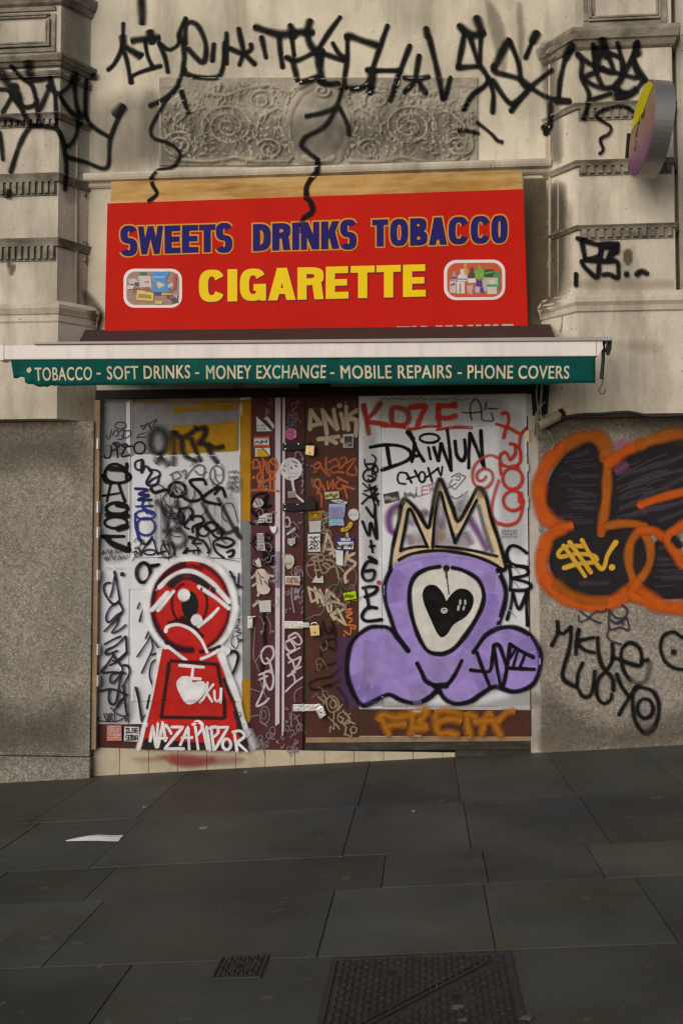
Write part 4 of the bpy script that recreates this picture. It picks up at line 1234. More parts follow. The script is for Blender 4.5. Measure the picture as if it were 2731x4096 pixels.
# red keyhole with an eye
DKR, HAL = (.03, .012, .018), (.70, .70, .73)
mark('mural', DL, T_BLD, [
    ('G2', HAL, 44, .35, 'E 948,665 385,418'),
    ('G2', HAL, 24, .35, '675,1060 650,1260 600,1540'),
    ('G3', HAL, 20, .4, '662,130 600,480 545,650 480,880'),
    ('G2', HAL, 44, .3, '1200,1060 1260,1060'),
    ('G3', REDP, 8, .5, 'P 700,0 1205,0 1300,380 1365,640 1430,890 520,885 560,660 620,420'),
    ('G3', (.028, .018, .022), 8, .6, 'P 545,800 700,815 900,830 1100,840 1300,845 1430,820 1450,890 510,885'),
    ('G3', (.028, .018, .022), 16, .5, '1245,260 1320,440 1400,640 1450,880; 1345,560 1440,850; 1370,640 1420,860'),
    ('G3', HAL, 32, .3, '1222,40 1270,180 1375,460'), ('G3', (.58, .58, .60), 24, .35, '1375,480 1420,640 1460,760'), ('G3', (.50, .50, .55), 30, .9, '1455,720 1512,880', .9),
    ('G2', REDP, 10, .4, 'O 945,665 345,400'),
    ('G2', DKR, 22, .7, 'E 945,665 338,388 85,262', .85), ('G2', DKR, 18, .8, 'E 945,668 350,396 -75,65', .6), ('G2', DKR, 18, .7, '640,480 720,385 850,318 960,300 1050,330', .5),
    ('G2', DKR, 16, .45, '725,985 800,1030 880,1050 955,1052; 1035,1070 1120,1052 1205,1022', .9),
    ('G2', HAL, 22, .3, '670,490 760,405 890,350 1000,362 1120,440 1210,530 1290,620'),
    ('G2', (.02, .018, .02), 30, .4, '770,470 850,405 950,400 1050,450 1150,520'),
    ('G2', REDP, 10, .5, '890,395 940,392', .5),
    ('G2', REDP, 12, .3, 'F 820,490 880,460 960,460 1010,480 1080,540 1090,620 1060,760 960,800 850,790 790,720 790,580'),
    ('G2', (.06, .012, .012), 10, .5, 'E 935,640 155,190 120,250; E 945,640 150,200 -55,45'),
    ('G2', (.014, .014, .016), 8, .3, 'O 942,650 68,118'), ('G2', (.03, .014, .014), 26, .5, '870,770 960,820 1000,850'),
    ('G2', HAL, 21, .3, '600,695 680,610 740,540'), ('G2', HAL, 17, .35, '655,695 720,620 795,525'), ('G2', HAL, 16, .35, '1020,485 1090,530 1180,590 1290,680'),
    ('G2', HAL, 46, .2, 'D 888,560,50'), ('G2', HAL, 46, .2, 'D 1002,785,54'), ('G2', HAL, 15, .3, '1018,845 1060,810 1130,750 1195,680'),
    ('G2', (.03, .014, .014), 15, .5, '750,815 850,788 950,835 1050,930', .9),
    ('G2', HAL, 15, .25, '726,885 735,850 790,828 860,830 960,875 1040,960 1095,1072'),
    ('G2', HAL, 14, .3, '745,1022 820,1080 905,1145; 1042,1132 1110,1105 1200,1055'),
    ('G3', (.03, .014, .016), 14, .4, 'L 770,96 900,105 1180,128; L 752,120 715,380 682,600; L 680,602 950,606 1245,612; L 1185,130 1215,300 1250,470 1250,600'),
    ('G2', HAL, 13, .25, 'L 850,1190 1062,1207; L 970,1205 960,1290; L 870,1302 1035,1312'),
    ('G2', HAL, 8, .3, 'F 965,1352 935,1300 880,1295 832,1330 830,1380 860,1450 895,1510 930,1532 990,1515 1070,1430 1082,1380 1060,1342 1010,1342'),
    ('G2', HAL, 11, .3, 'L 1100,1345 1090,1430; L 1150,1362 1095,1430; 1095,1430 1060,1490 1030,1520; 1090,1430 1130,1500 1140,1515; 1160,1420 1165,1490 1185,1515 1215,1480 1222,1400; 1220,1400 1215,1520'),
], 'red keyhole figure with a watching eye, outlined in white')
mark('graffiti_tag', DL, T_BLD, [
    ('G3', WH, 13, .25, 'L 585,815 608,680 640,875 655,650; L 655,870 700,650 722,810; L 655,790 735,790; 690,650 740,690 775,750; L 780,690 880,690 715,885 885,885; L 855,850 925,690 935,890; L 870,785 960,785; 970,665 1010,640 1050,665 1050,700; L 990,690 1015,890; L 1000,770 1060,700 1100,890; L 1090,690 1120,895; L 1130,690 1155,895; 1120,700 1180,690 1195,740 1140,790; L 1190,695 1285,690 1165,890; E 1270,845 38,50; L 1340,750 1362,905; 1325,735 1390,725 1430,770 1360,830; L 1365,830 1450,908')], 'white drippy name across the foot of the keyhole')
STEP = [o for o in BLD.children if o.name.startswith('tiled_step')][0]
mark('overspray', STEP, T_BLD, [('G3', (.25, .04, .035), 40, .9, 'H 400,960 560,945 700,925 760,960 640,1010 430,1015', .45), ('G3', (.27, .03, .03), 45, .9, 'H 620,960 760,915 900,915 1000,925 1160,940 1180,1000 1080,1050 900,1065 760,1040 700,1000', .8), ('G3', (.26, .04, .035), 40, .9, 'H 1080,940 1420,950 1420,1020 1120,1040', .45)], 'red overspray on the cream tiles')

# ---------------------------------------------------------------- maroon middle door
newsurf()
mark('graffiti_tag', DM, T_BLD, [
    ('H1', ORG, 14, .45, '150,1000 200,965 235,1010 220,1070 160,1070; 170,990 165,1060; 285,945 295,1020 285,1110; 320,990 335,1080 355,1135; C 400,960 360,1010 380,1110 440,1120 462,1040 440,970; 375,980 420,1030; 290,1130 240,1140 215,1190 240,1240 290,1140; 288,1130 290,1350; 230,1310 330,1230 440,1200; 380,1150 378,1340; 430,1150 432,1340; 150,1352 300,1345 485,1365; 250,1000 260,1120; 230,1240 250,1320; D 172,1190,20', .9)], 'orange letters beside the white strips')
mark('graffiti_tag', DM, T_BLD, [
    ('H1', BK, 16, .4, '150,1520 180,1430 260,1395 330,1400 350,1440 320,1500 220,1550 300,1560'),
    ('H2', BK, 20, .4, '190,120 230,150 330,150 380,140; 150,180 180,240 300,260 330,200; 140,350 340,370; 330,30 300,60 330,130; 340,490 390,540 320,570; 300,690 380,770 400,860; 330,690 420,700 390,860'),
    ('H2', BK, 40, .8, '330,700 360,800 400,870; 200,520 200,640', .7)], 'black smudged tag on the maroon door')
mark('graffiti_tag', DM, T_BLD, [('H3', (.012, .008, .008), 24, .6, '310,70 305,300 320,480; 290,690 282,800', .9),
    ('H3', (.52, .46, .48), 13, .25, '408,490 330,490 270,560 270,640 310,705 370,680 422,600 415,520 385,490; 335,635 370,680 410,835; 240,845 380,785; 240,905 340,860; 300,820 315,930 365,1030 405,1000 420,900 400,820 320,800; 308,900 300,1000 260,1110 208,1235 300,1200 360,1140'),
    ('H3', (.52, .46, .48), 12, .25, '612,365 700,320 770,400 765,450 720,465 640,400; 612,390 680,480 690,520; 700,370 620,410 560,440; 560,440 580,510 630,550 690,525; 590,590 750,505; 600,580 620,640 660,670 690,785; 610,690 720,640 760,620 740,700 690,770; 660,800 760,745; 600,860 690,810; 650,810 680,870 690,930; 570,1055 680,950 785,875')], 'white rounded letters reading down the maroon door')
mark('graffiti_tag', DM, T_BLD, [
    ('H3', (.24, .19, .19), 7, .4, '240,110 290,180 290,300; 330,110 380,200 380,330; 190,250 170,600 200,690 240,800; 190,690 260,570; 250,900 290,1030 340,1150; 130,1020 250,1055; E 310,1350 62,110; E 300,1345 30,55; 250,1430 340,1490; 130,1370 230,1350; ' + curl(230, 1490, 420, 1790, 9, 21) + ';' + curl(440, 1600, 540, 1790, 4, 22), .8),
    ('H3', (.24, .19, .19), 7, .4, curl(560, 1260, 650, 1500, 5, 23) + ';' + curl(560, 1480, 760, 1790, 8, 24) + '; 690,1180 680,1100 720,1030 780,1000; 640,1480 660,1220; 680,1340 740,1450; 680,1400 740,1350', .8),
    ('H2', (.36, .31, .33), 9, .4, '650,1160 650,1300 680,1470; ' + scrib(680, 1170, 750, 1320, 2, 3, 25), .7), ('H2', (.46, .42, .44), 10, .3, 'E 590,340 38,62; 545,280 570,400'),
    ('H2', (.30, .26, .28), 7, .4, scrib(765, 1180, 800, 1500, 5, 1, 27) + ';690,1000 740,940 780,960 790,1020', .7),
    ('H1', (.34, .30, .36), 7, .4, scrib(770, 930, 800, 1400, 7, 1, 28) + '; 690,940 700,880 740,870 780,930', .7),
    ('H2', (.12, .08, .14), 40, .9, '480,720 490,900 470,1150', .55), ('H1', (.16, .13, .22), 11, .6, scrib(600, 390, 720, 560, 4, 4, 29), .7)], 'scratchy pale scribbles on the maroon door')

def sticker(par, f, poly, col, extra=(), label=None, curved=False):
    """ a paper sticker: flat sheet with its print """
    pts = nums(poly)
    items = [(f, col, 0, .1, ('F ' if curved else 'P ') + poly)] + list(extra)
    return mark('sticker', par, T_BLD, items, label)
W1, W2, INK, GYI = (.60, .60, .60), (.50, .49, .47), (.03, .03, .03), (.16, .15, .16)
sticker(DM, 'H1', '205,425 402,610 210,614', W1, [('H1', (.2, .24, .2), 5, .3, scrib(215, 520, 330, 600, 2, 4, 31))], 'white triangular sticker')
sticker(DM, 'H1', '300,452 345,422 440,548 405,592', W2, [('H1', INK, 9, .2, '318,470 400,575')], 'striped slanting sticker')
sticker(DM, 'H1', '175,680 360,674 367,800 178,806', W1, [('H1', (.5, .07, .04), 14, .2, 'L 178,690 362,684; L 180,800 365,796'), ('H1', INK, 8, .3, scrib(195, 715, 350, 780, 1, 5, 32, .1))], 'white sticker with red edges')
sticker(DM, 'H1', '188,822 376,818 380,922 192,930', W1, [('H1', (.62, .36, .03), 5, .2, 'P 215,840 300,835 370,922 220,925'), ('H1', INK, 5, .2, '275,820 375,922')], 'white and yellow sticker')
sticker(DM, 'H1', '640,570 690,585 712,640 695,700 645,720 590,705 566,650 585,590', (.50, .13, .30), [('H1', (.55, .40, .45), 14, .5, '690,610 690,680'), ('H1', (.2, .06, .12), 6, .3, scrib(600, 610, 670, 690, 3, 3, 33))], 'round pink sticker', True)
mark('sticker', DM, T_BLD, [('H1', (.60, .57, .61), 3, .2, 'O 642,1086 138,142'), ('H1', (.60, .57, .61), 16, .3, '655,1220 672,1330 700,1410 790,1490'), ('H1', INK, 6, .3, '655,985 720,1015; 590,1010 615,1025; 545,1040 580,1060; 640,1060 655,1080; 690,1040 715,1055; 540,1095 560,1110; 650,1080 640,1070; 580,1170 620,1200'), ('H1', (.4, .38, .42), 4, .5, scrib(600, 1120, 740, 1200, 2, 5, 34))], 'big round white sticker trailing a drip of paint')
sticker(DM, 'H1', '600,1368 700,1362 702,1440 604,1444', (.32, .30, .31), [('H1', (.14, .13, .14), 5, .4, scrib(610, 1380, 695, 1435, 2, 4, 35))])
sticker(DM, 'H2', '210,345 240,270 330,225 335,340 260,350', W2, [('H2', INK, 5, .3, scrib(225, 280, 325, 340, 2, 4, 36))])
sticker(DM, 'H2', '332,228 402,226 400,348 336,350', (.42, .40, .40), [('H2', INK, 6, .3, scrib(340, 240, 395, 340, 2, 3, 37))])
sticker(DM, 'H1', '160,1530 205,1450 260,1460 300,1510 260,1560 180,1568', (.42, .38, .38), [('H1', INK, 6, .3, '190,1480 230,1550; 225,1465 265,1540')], None, True)
sticker(DM, 'H2', '370,390 410,400 450,378 455,440 425,488 395,460', W1, [], 'torn heart-shaped white sticker', True)
sticker(DM, 'H2', '214,480 295,476 318,700 215,690', (.47, .46, .46), [('H2', GYI, 6, .3, scrib(220, 490, 300, 690, 5, 3, 38))])
sticker(DM, 'H2', '185,830 240,788 262,850 270,900 230,905', W2)
sticker(DM, 'H2', '200,950 300,930 372,1010 350,1100 380,1180 340,1240 230,1230 210,1120', (.55, .46, .40), [('H2', INK, 6, .3, '220,960 260,1020 300,1040; 290,890 350,990; 310,1080 370,1160; 250,1030 270,1120'), ('H2', (.42, .38, .36), 14, .4, '150,1040 200,990; 160,1140 215,1100; 380,1010 415,1020; 225,1260 240,1220')], 'torn cream sticker with black squiggles', True)
sticker(DM, 'H2', '232,1330 384,1318 390,1465 250,1470', (.48, .49, .47), [('H2', (.38, .36, .36), 15, .4, '170,1390 215,1350')], 'plain pale square sticker')
sticker(DM, 'H2', '598,548 690,542 692,605 640,640 600,610', (.45, .47, .47), [('H2', (.2, .2, .2), 5, .4, scrib(610, 560, 685, 620, 2, 4, 39))])
sticker(DM, 'H2', '580,485 690,400 700,440 592,505', (.50, .50, .48), [('H2', GYI, 5, .3, scrib(600, 430, 690, 480, 1, 5, 40))])
sticker(DM, 'H2', '525,765 590,750 668,768 680,850 640,920 598,930 560,850', (.50, .46, .37), [('H2', GYI, 4, .4, scrib(580, 790, 650, 880, 3, 3, 41))], 'cream shield-shaped sticker', True)
sticker(DM, 'H2', '565,1015 752,1020 750,1138 568,1125', (.55, .50, .46), [('H2', (.42, .07, .04), 6, .3, 'L 570,1122 748,1134'), ('H2', (.18, .14, .08), 9, .3, '600,1040 590,1090 620,1100 625,1050 600,1045; 650,1040 650,1105; 670,1050 690,1040 690,1100; 720,1040 715,1100 740,1100')], 'cream sticker with a red lower edge')
# kickboard stickers
sticker(DL, 'G3', '198,674 328,674 330,814 197,814', (.56, .40, .36), [('G3', (.42, .10, .06), 4, .3, scrib(205, 685, 325, 805, 6, 6, 42)), ('G3', (.46, .12, .08), 4, .3, 'L 200,677 326,677 327,811 200,811 200,677')], 'pink and red square sticker on the maroon foot board')
def box_letters(x, y, w, h, txt):
    g = {'I': '0,0 1,0;.5,0 .5,1;0,1 1,1', 'L': '0,0 0,1 1,1', 'D': '0,0 .8,.1 1,.5 .8,.9 0,1 0,0', 'E': '1,0 0,0 0,1 1,1;0,.5 .9,.5', 'S': '1,0 0,0 0,.5 1,.5 1,1 0,1', 'O': '0,0 1,0 1,1 0,1 0,0', 'A': '0,1 .1,0 .9,0 1,1;0,.6 1,.6', 'H': '0,0 0,1;1,0 1,1;0,.5 1,.5'}
    out = []
    n = len(txt); cw = w / n
    for i, c in enumerate(txt):
        for s in g[c].split(';'):
            out.append('L ' + ' '.join('%.1f,%.1f' % (x + cw * (i + .1 + .68 * a), y + h * b) for a, b in nums(s)))
    return ';'.join(out)
sticker(DL, 'G3', '354,686 486,690 486,822 350,816', (.56, .55, .55), [('G3', INK, 5.5, .2, box_letters(366, 702, 112, 40, 'ILDE') + ';' + box_letters(366, 766, 112, 42, 'SODA'))], 'white sticker lettered ILDE SODA on the maroon foot board')

# ---------------------------------------------------------------- right door
newsurf()
CR2 = (.44, .37, .27)
mark('graffiti_tag', DR, T_BLD, [
    ('H1', CR2, 27, .25, '885,345 880,460 878,585; 890,345 950,440 1010,520; 890,545 990,520; 1035,345 1050,420 1090,640; 1040,360 1110,460 1215,580; 1175,340 1190,450 1220,575; D 1247,290,32; 1265,390 1290,480 1300,580; 1330,305 1335,430 1355,590; 1468,350 1400,390 1340,440; 1350,455 1430,460 1460,500 1450,665'),
    ('H1', CR2, 28, .3, '985,712 1080,700 1235,678; 1085,690 1085,765; 1110,700 1205,760; D 1285,728,32')], 'cream ANIK with a star beneath')
mark('graffiti_tag', DR, T_BLD, [
    ('H1', ORG, 12, .5, '930,1035 985,1000 1015,1050 940,1085 925,1040; 1080,945 1080,1080 1130,1175; 1000,1050 1050,1100 1090,1160; 1120,1000 1200,960 1235,1030 1150,1070 1150,1130 1240,1120; 1260,960 1310,935 1335,990 1250,1080 1245,1000; 1335,1010 1445,955 1340,1130 1465,1155 1445,1050; 1230,1120 1300,1130; D 948,1120,18', .75),
    ('H1', ORG, 12, .45, '975,1330 930,1280 940,1230 990,1215 1015,1290 985,1360 1020,1420 1020,1560; 980,1350 970,1400; 1040,1290 1060,1350; 1100,1240 1105,1340 1165,1220 1165,1335; 1250,1220 1195,1290 1240,1340 1330,1300; 1280,1290 1430,1335; 1220,1190 1350,1260; 1310,1330 1345,1450', .9)], 'two lines of orange letters')
mark('graffiti_tag', DR, T_BLD, [
    ('H2', TAN, 9, .3, '1010,330 1060,300 1095,330 1030,370 1060,400 1030,440 1110,450 1090,480 1030,470; 1040,230 1090,280 1040,300; 1040,200 1100,240'),
    ('H2', CR2, 17, .3, '1090,495 1070,600 1045,710; 1095,495 1150,620 1180,770; 1060,675 1180,685; 1340,480 1345,520; 1350,690 1310,880; 1430,735 1345,790 1450,850 1440,880 1340,970 1315,1020 1325,1095; 1130,740 1190,690'),
    ('H2', TAN, 12, .35, '860,740 990,742 900,790 890,810 960,830; 840,890 920,870; 930,830 960,1020; 980,820 1000,900 1030,980; E 1015,785 42,40; 1040,880 1060,850 1130,900 1070,980 1040,980; 1080,810 1180,840 1300,960; 1060,890 1100,930; 1140,910 1200,900 1240,1055; 940,945 1010,940', .85)], 'tan and cream scrawl in the middle of the brown stile')
mark('graffiti_tag', DR, T_BLD, [
    ('H2', CR2, 15, .25, 'L 860,1160 895,1335; 860,1165 960,1230 960,1300 900,1340; L 935,1160 975,1350; L 940,1170 1000,1290; L 1000,1190 1030,1350; L 1000,1200 1060,1300 1060,1380; L 1085,1190 1080,1330; L 1090,1190 1240,1325; 1090,1200 1140,1370 1140,1460 1110,1465 1095,1400; 1050,1380 1180,1340 1320,1400 1270,1450 1140,1500'),
    ('H3', CR2, 15, .25, 'L 1140,90 1330,218; L 1140,90 1230,25; L 1225,20 1325,215; L 1140,90 1180,150'),
    ('H3', (.50, .15, .05), 11, .35, '1320,30 1400,15 1340,60 1410,60 1330,110 1400,80; 1340,120 1410,150 1370,190; 1340,220 1440,230 1440,270 1390,250; 1310,295 1380,340 1390,260; D 1308,348,12'),
    ('H3', (.016, .010, .010), 14, .6, '1030,170 1100,330 1180,250; 1050,420 1190,400 1180,560; 1010,620 1040,460 1190,550; 940,800 1060,740 1200,690; 860,960 960,900 1150,860 1270,740; 870,1000 940,1030 1130,960; 1100,1000 1260,900; 1220,1000 1320,1140 1330,1260; 1120,250 1200,370; 1150,180 1200,320', .85)], 'cream DEFAR letters with an orange squiggle')
mark('graffiti_tag', DR, T_BLD, [
    ('H3', TAN, 9, .35, '980,1120 1050,1180; 1035,1085 1075,1140 1050,1210; 1075,1170 1130,1110 1200,1130 1240,1220 1200,1300 1130,1310 1090,1240 1085,1160; E 1165,1215 38,48; 1140,1130 1200,1180 1210,1250; 1180,1310 1170,1430; 1100,1370 1240,1500; 1130,1560 1130,1490 1180,1530 1180,1450 1250,1530; E 1290,1380 70,70; 1250,1370 1300,1400 1260,1440; 1290,1290 1340,1360 1380,1330; 1310,1460 1380,1440 1370,1370; 1440,1460 1350,1420; 1290,1460 1330,1500 1310,1600; 1310,1580 1400,1620 1380,1530; E 1425,1535 38,42; 1280,1220 1230,1290', .9)], 'tan spiral scrawl low on the brown stile')
sticker(DR, 'H1', '1288,648 1420,642 1420,815 1294,818', (.42, .42, .44), [('H1', (.07, .06, .06), 3, .2, 'P 1310,680 1404,675 1404,800 1316,802'), ('H1', (.34, .34, .36), 6, .3, scrib(1318, 740, 1400, 800, 1, 4, 51))], 'dark sticker in a white frame')
sticker(DR, 'H1', '1055,1375 1240,1365 1242,1448 1075,1465', (.50, .46, .24), [('H1', (.12, .11, .04), 7, .4, scrib(1065, 1385, 1235, 1455, 1, 7, 52))], 'pale yellow sticker')
sticker(DR, 'H1', '1135,1475 1250,1465 1350,1500 1330,1525 1180,1510', W2, [('H1', INK, 5, .3, scrib(1150, 1475, 1320, 1515, 1, 6, 53))])
sticker(DR, 'H2', '1115,112 1322,112 1310,240 1295,300 1305,385 1210,380 1115,392', (.30, .36, .58), [('H2', (.42, .34, .46), 9, .4, 'L 1130,160 1300,160; L 1130,190 1300,188; L 1130,215 1290,215; L 1130,240 1290,240; L 1130,265 1280,265; L 1130,290 1280,290'), ('H2', (.08, .12, .32), 4, .3, scrib(1125, 150, 1295, 300, 6, 9, 54)), ('H2', (.22, .42, .55), 14, .4, '1130,330 1290,330; 1130,360 1200,360')], 'torn blue and lilac paper sticker')
sticker(DR, 'H2', '1370,190 1420,170 1480,200 1478,300 1430,325 1370,290 1355,240', (.55, .55, .60), [('H2', (.45, .28, .25), 5, .5, scrib(1380, 215, 1460, 270, 1, 4, 55))], 'round white sticker', True)
sticker(DR, 'H2', '860,205 1030,196 1030,310 862,322', (.36, .20, .02), [('H2', (.16, .08, .01), 6, .4, scrib(865, 215, 1025, 312, 3, 6, 56)), ('H2', (.60, .36, .02), 12, .4, 'D 945,255,16')], 'ochre printed sticker')
sticker(DR, 'H2', '864,330 1015,320 1012,462 872,470', (.44, .44, .43))
sticker(DR, 'H2', '850,492 1004,484 1006,710 854,712', W1, [('H2', INK, 6, .3, scrib(865, 505, 995, 700, 4, 3, 57) + ';' + scrib(880, 500, 960, 690, 3, 2, 58))], 'white sticker with black scribble')
sticker(DR, 'H2', '1215,536 1424,528 1420,690 1218,686', (.56, .56, .58), [('H2', (.025, .035, .30), 2, .2, 'P 1214,534 1424,528 1424,584 1214,588; P 1216,676 1420,682 1420,693 1216,690'), ('H2', (.6, .6, .62), 5, .2, box_letters(1265, 545, 115, 26, 'HELLO')), ('H2', INK, 8, .3, scrib(1195, 595, 1415, 680, 1, 8, 59))], 'blue-headed HELLO name sticker')
sticker(DR, 'H2', '1195,690 1292,700 1288,892 1210,870', W1, [], 'blank white paper strip')
mark('sticker', DR, T_BLD, [('H2', (.50, .33, .03), 24, .2, '1285,436 1330,428 1370,395 1386,360'), ('H2', (.2, .13, .02), 5, .3, scrib(1300, 400, 1380, 440, 1, 4, 60))], 'banana-shaped yellow sticker')
sticker(DR, 'H2', '900,1098 950,1010 985,1052 1038,1008 1048,1104', W2, [], 'white sticker with two peaks')
sticker(DR, 'H2', '1292,1232 1448,1208 1460,1298 1312,1324', (.44, .62, .0), [('H2', (.10, .14, .0), 6, .3, scrib(1310, 1235, 1445, 1305, 1, 7, 61))], 'fluorescent yellow sticker')
mark('graffiti_tag', DR, T_BLD, [('H2', (.03, .09, .03), 20, .9, '1080,1090 1200,1150 1300,1160; 1200,1170 1260,1120; 1330,1200 1350,1160', .5)], 'faint green overspray')

newsurf()
REDT = (.44, .035, .02)
mark('graffiti_tag', DR, T_BLD, [
    ('J1', REDT, 18, .4, '105,180 125,280 145,400; 235,165 190,230 135,300 230,320 290,330; C 330,205 325,300 350,330 430,330 460,280 440,220 380,200; 470,195 590,185 560,250 525,345; 690,180 690,260 700,345; 690,185 820,178; 680,275 760,280 825,262; 815,165 820,190'),
    ('J1', REDT, 11, .45, '250,340 380,345 480,365 600,345 700,345; 680,370 830,350 950,355')], 'red KOZE across the top')
mark('graffiti_tag', DR, T_BLD, [('J1', (.06, .06, .065), 6, .3, '950,290 938,200 960,145 1000,138 1025,200 1032,290 1060,300 1120,298 1105,240; 880,235 950,238 1025,230; 1065,160 1055,215; 1080,205 1150,205')], 'thin grey initials near the top')
mark('graffiti_tag', DR, T_BLD, [
    ('J1', BK, 14, .25, '155,508 260,490 380,495 460,530 475,580 430,620 340,655 250,685; 290,510 300,580 312,650; 465,390 500,470 530,540 575,615; 505,480 495,560 482,620; 495,578 548,572; 655,510 670,560 690,612; 690,610 712,480; 712,480 740,560 790,688; 790,688 780,540 760,375; 820,460 835,570 878,612 903,560 895,450; 928,668 930,540 938,400; 938,400 990,520 1050,668; 1045,640 1030,520 1022,378'),
    ('J1', BK, 11, .25, 'E 620,437 78,36; 612,510 628,600'),
    ('J1', BK, 18, .3, '450,390 490,440')], 'big black DAIWUN')
mark('graffiti_tag', DR, T_BLD, [
    ('J1', BK, 8, .3, '435,710 390,705 370,740 380,785 432,795; 440,710 480,785; 445,755 510,735; 505,690 530,740; E 562,740 26,42; 610,670 640,775; 600,740 690,670; 685,670 710,730 720,660'),
    ('J1', (.48, .12, .11), 4, .4, '520,820 515,890 570,880; 560,820 560,880; 565,815 610,805; 565,845 605,840; 565,880 610,870; 620,800 625,860; 620,800 650,790; 625,835 650,830; 640,780 645,850', .8),
    ('J1', (.12, .11, .11), 4, .4, 'L 790,740 850,710 905,740 820,840 770,800 800,760; L 760,830 830,790; 830,740 860,730 850,765 820,760; 790,890 830,910 880,880; 900,870 920,850', .8),
    ('J1', (.10, .10, .10), 5, .5, scrib(415, 850, 520, 910, 1, 5, 70), .8), ('J1', (.16, .16, .16), 4, .5, scrib(1185, 1150, 1310, 1220, 3, 6, 71), .8),
    ('J1', (.20, .18, .17), 5, .7, scrib(240, 115, 1000, 140, 1, 14, 72), .5)], 'small thin tags under the big black name')
sticker(DR, 'J1', '258,876 375,850 386,920 270,950', (.05, .045, .045), [('J1', (.3, .3, .3), 4, .4, scrib(265, 880, 375, 935, 1, 7, 73))], 'black sticker')
mark('graffiti_tag', DR, T_BLD, [
    ('J1', REDT, 12, .4, '1190,245 1228,238 1240,300 1215,370 1200,432; 1145,325 1250,360 1330,400 1375,355; 1335,400 1325,470 1322,520; 1250,480 1285,490 1290,560 1250,605; 1250,605 1215,545 1172,575 1185,640 1270,662 1330,620 1325,520 1290,485; E 1270,752 78,84; E 1275,925 78,78 0,300; 1335,880 1350,960 1315,1080 1230,1118 1160,1100; 1170,640 1180,720'),
    ('J1', REDT, 20, .4, '1330,870 1330,930; 1270,660 1310,670'),
    ('J1', (.46, .07, .045), 11, .5, '1160,590 1080,570 980,640 955,740 985,810 1060,825 1115,760 1100,695 1040,675 990,715 1000,765 1040,765 1062,735; 1160,770 1125,880 1105,1000 1120,1060 1160,1110', .85)], 'red looping shapes on the right stile')
mark('graffiti_tag', DR, T_BLD, [
    ('J1', BK, 7, .3, '110,600 120,650 160,680 200,600 170,565; 130,640 190,640 215,690 170,720 190,650; E 150,730 52,50; 100,790 150,830 200,810; 110,850 210,830 150,900 220,870; 90,950 160,890 225,930; 150,800 190,960; 140,730 180,740 165,770 140,760; 100,870 200,920; 180,820 220,960'),
    ('J1', BK, 11, .25, '125,980 185,1055 195,960; 95,1090 145,1200 160,1100 208,1225 190,1000; 160,1240 175,1330; 155,1285 190,1280'),
    ('J2', BK, 12, .25, '285,40 220,30 180,110 200,165 250,165 270,130 265,95 205,100; 185,225 230,215 290,220 270,260 200,290; 205,240 220,310 230,375; 285,372 220,370 178,430 210,468 322,458'),
    ('J1', BK, 16, .3, '150,1370 200,1400'),
    ('J2', (.5, .02, .015), 14, .2, 'D 303,185,16')], 'black letters reading down the white stile')
mark('graffiti_tag', DR, T_BLD, [
    ('J1', BK, 14, .25, '1380,1335 1310,1285 1250,1285 1225,1350 1260,1420 1385,1450'),
    ('J2', BK, 13, .25, '1262,60 1275,150 1270,240; 1262,62 1380,70 1395,125 1285,150; 1275,150 1400,185 1425,215 1380,240 1275,240; 1290,262 1275,360 1248,455; 1292,265 1335,380 1392,260; 1395,245 1392,360 1398,500'),
    ('J2', (.25, .27, .32), 4, .5, '1260,380 1310,440; 1300,180 1340,230; 1290,60 1340,120', .7)], 'black CBM on the right stile')
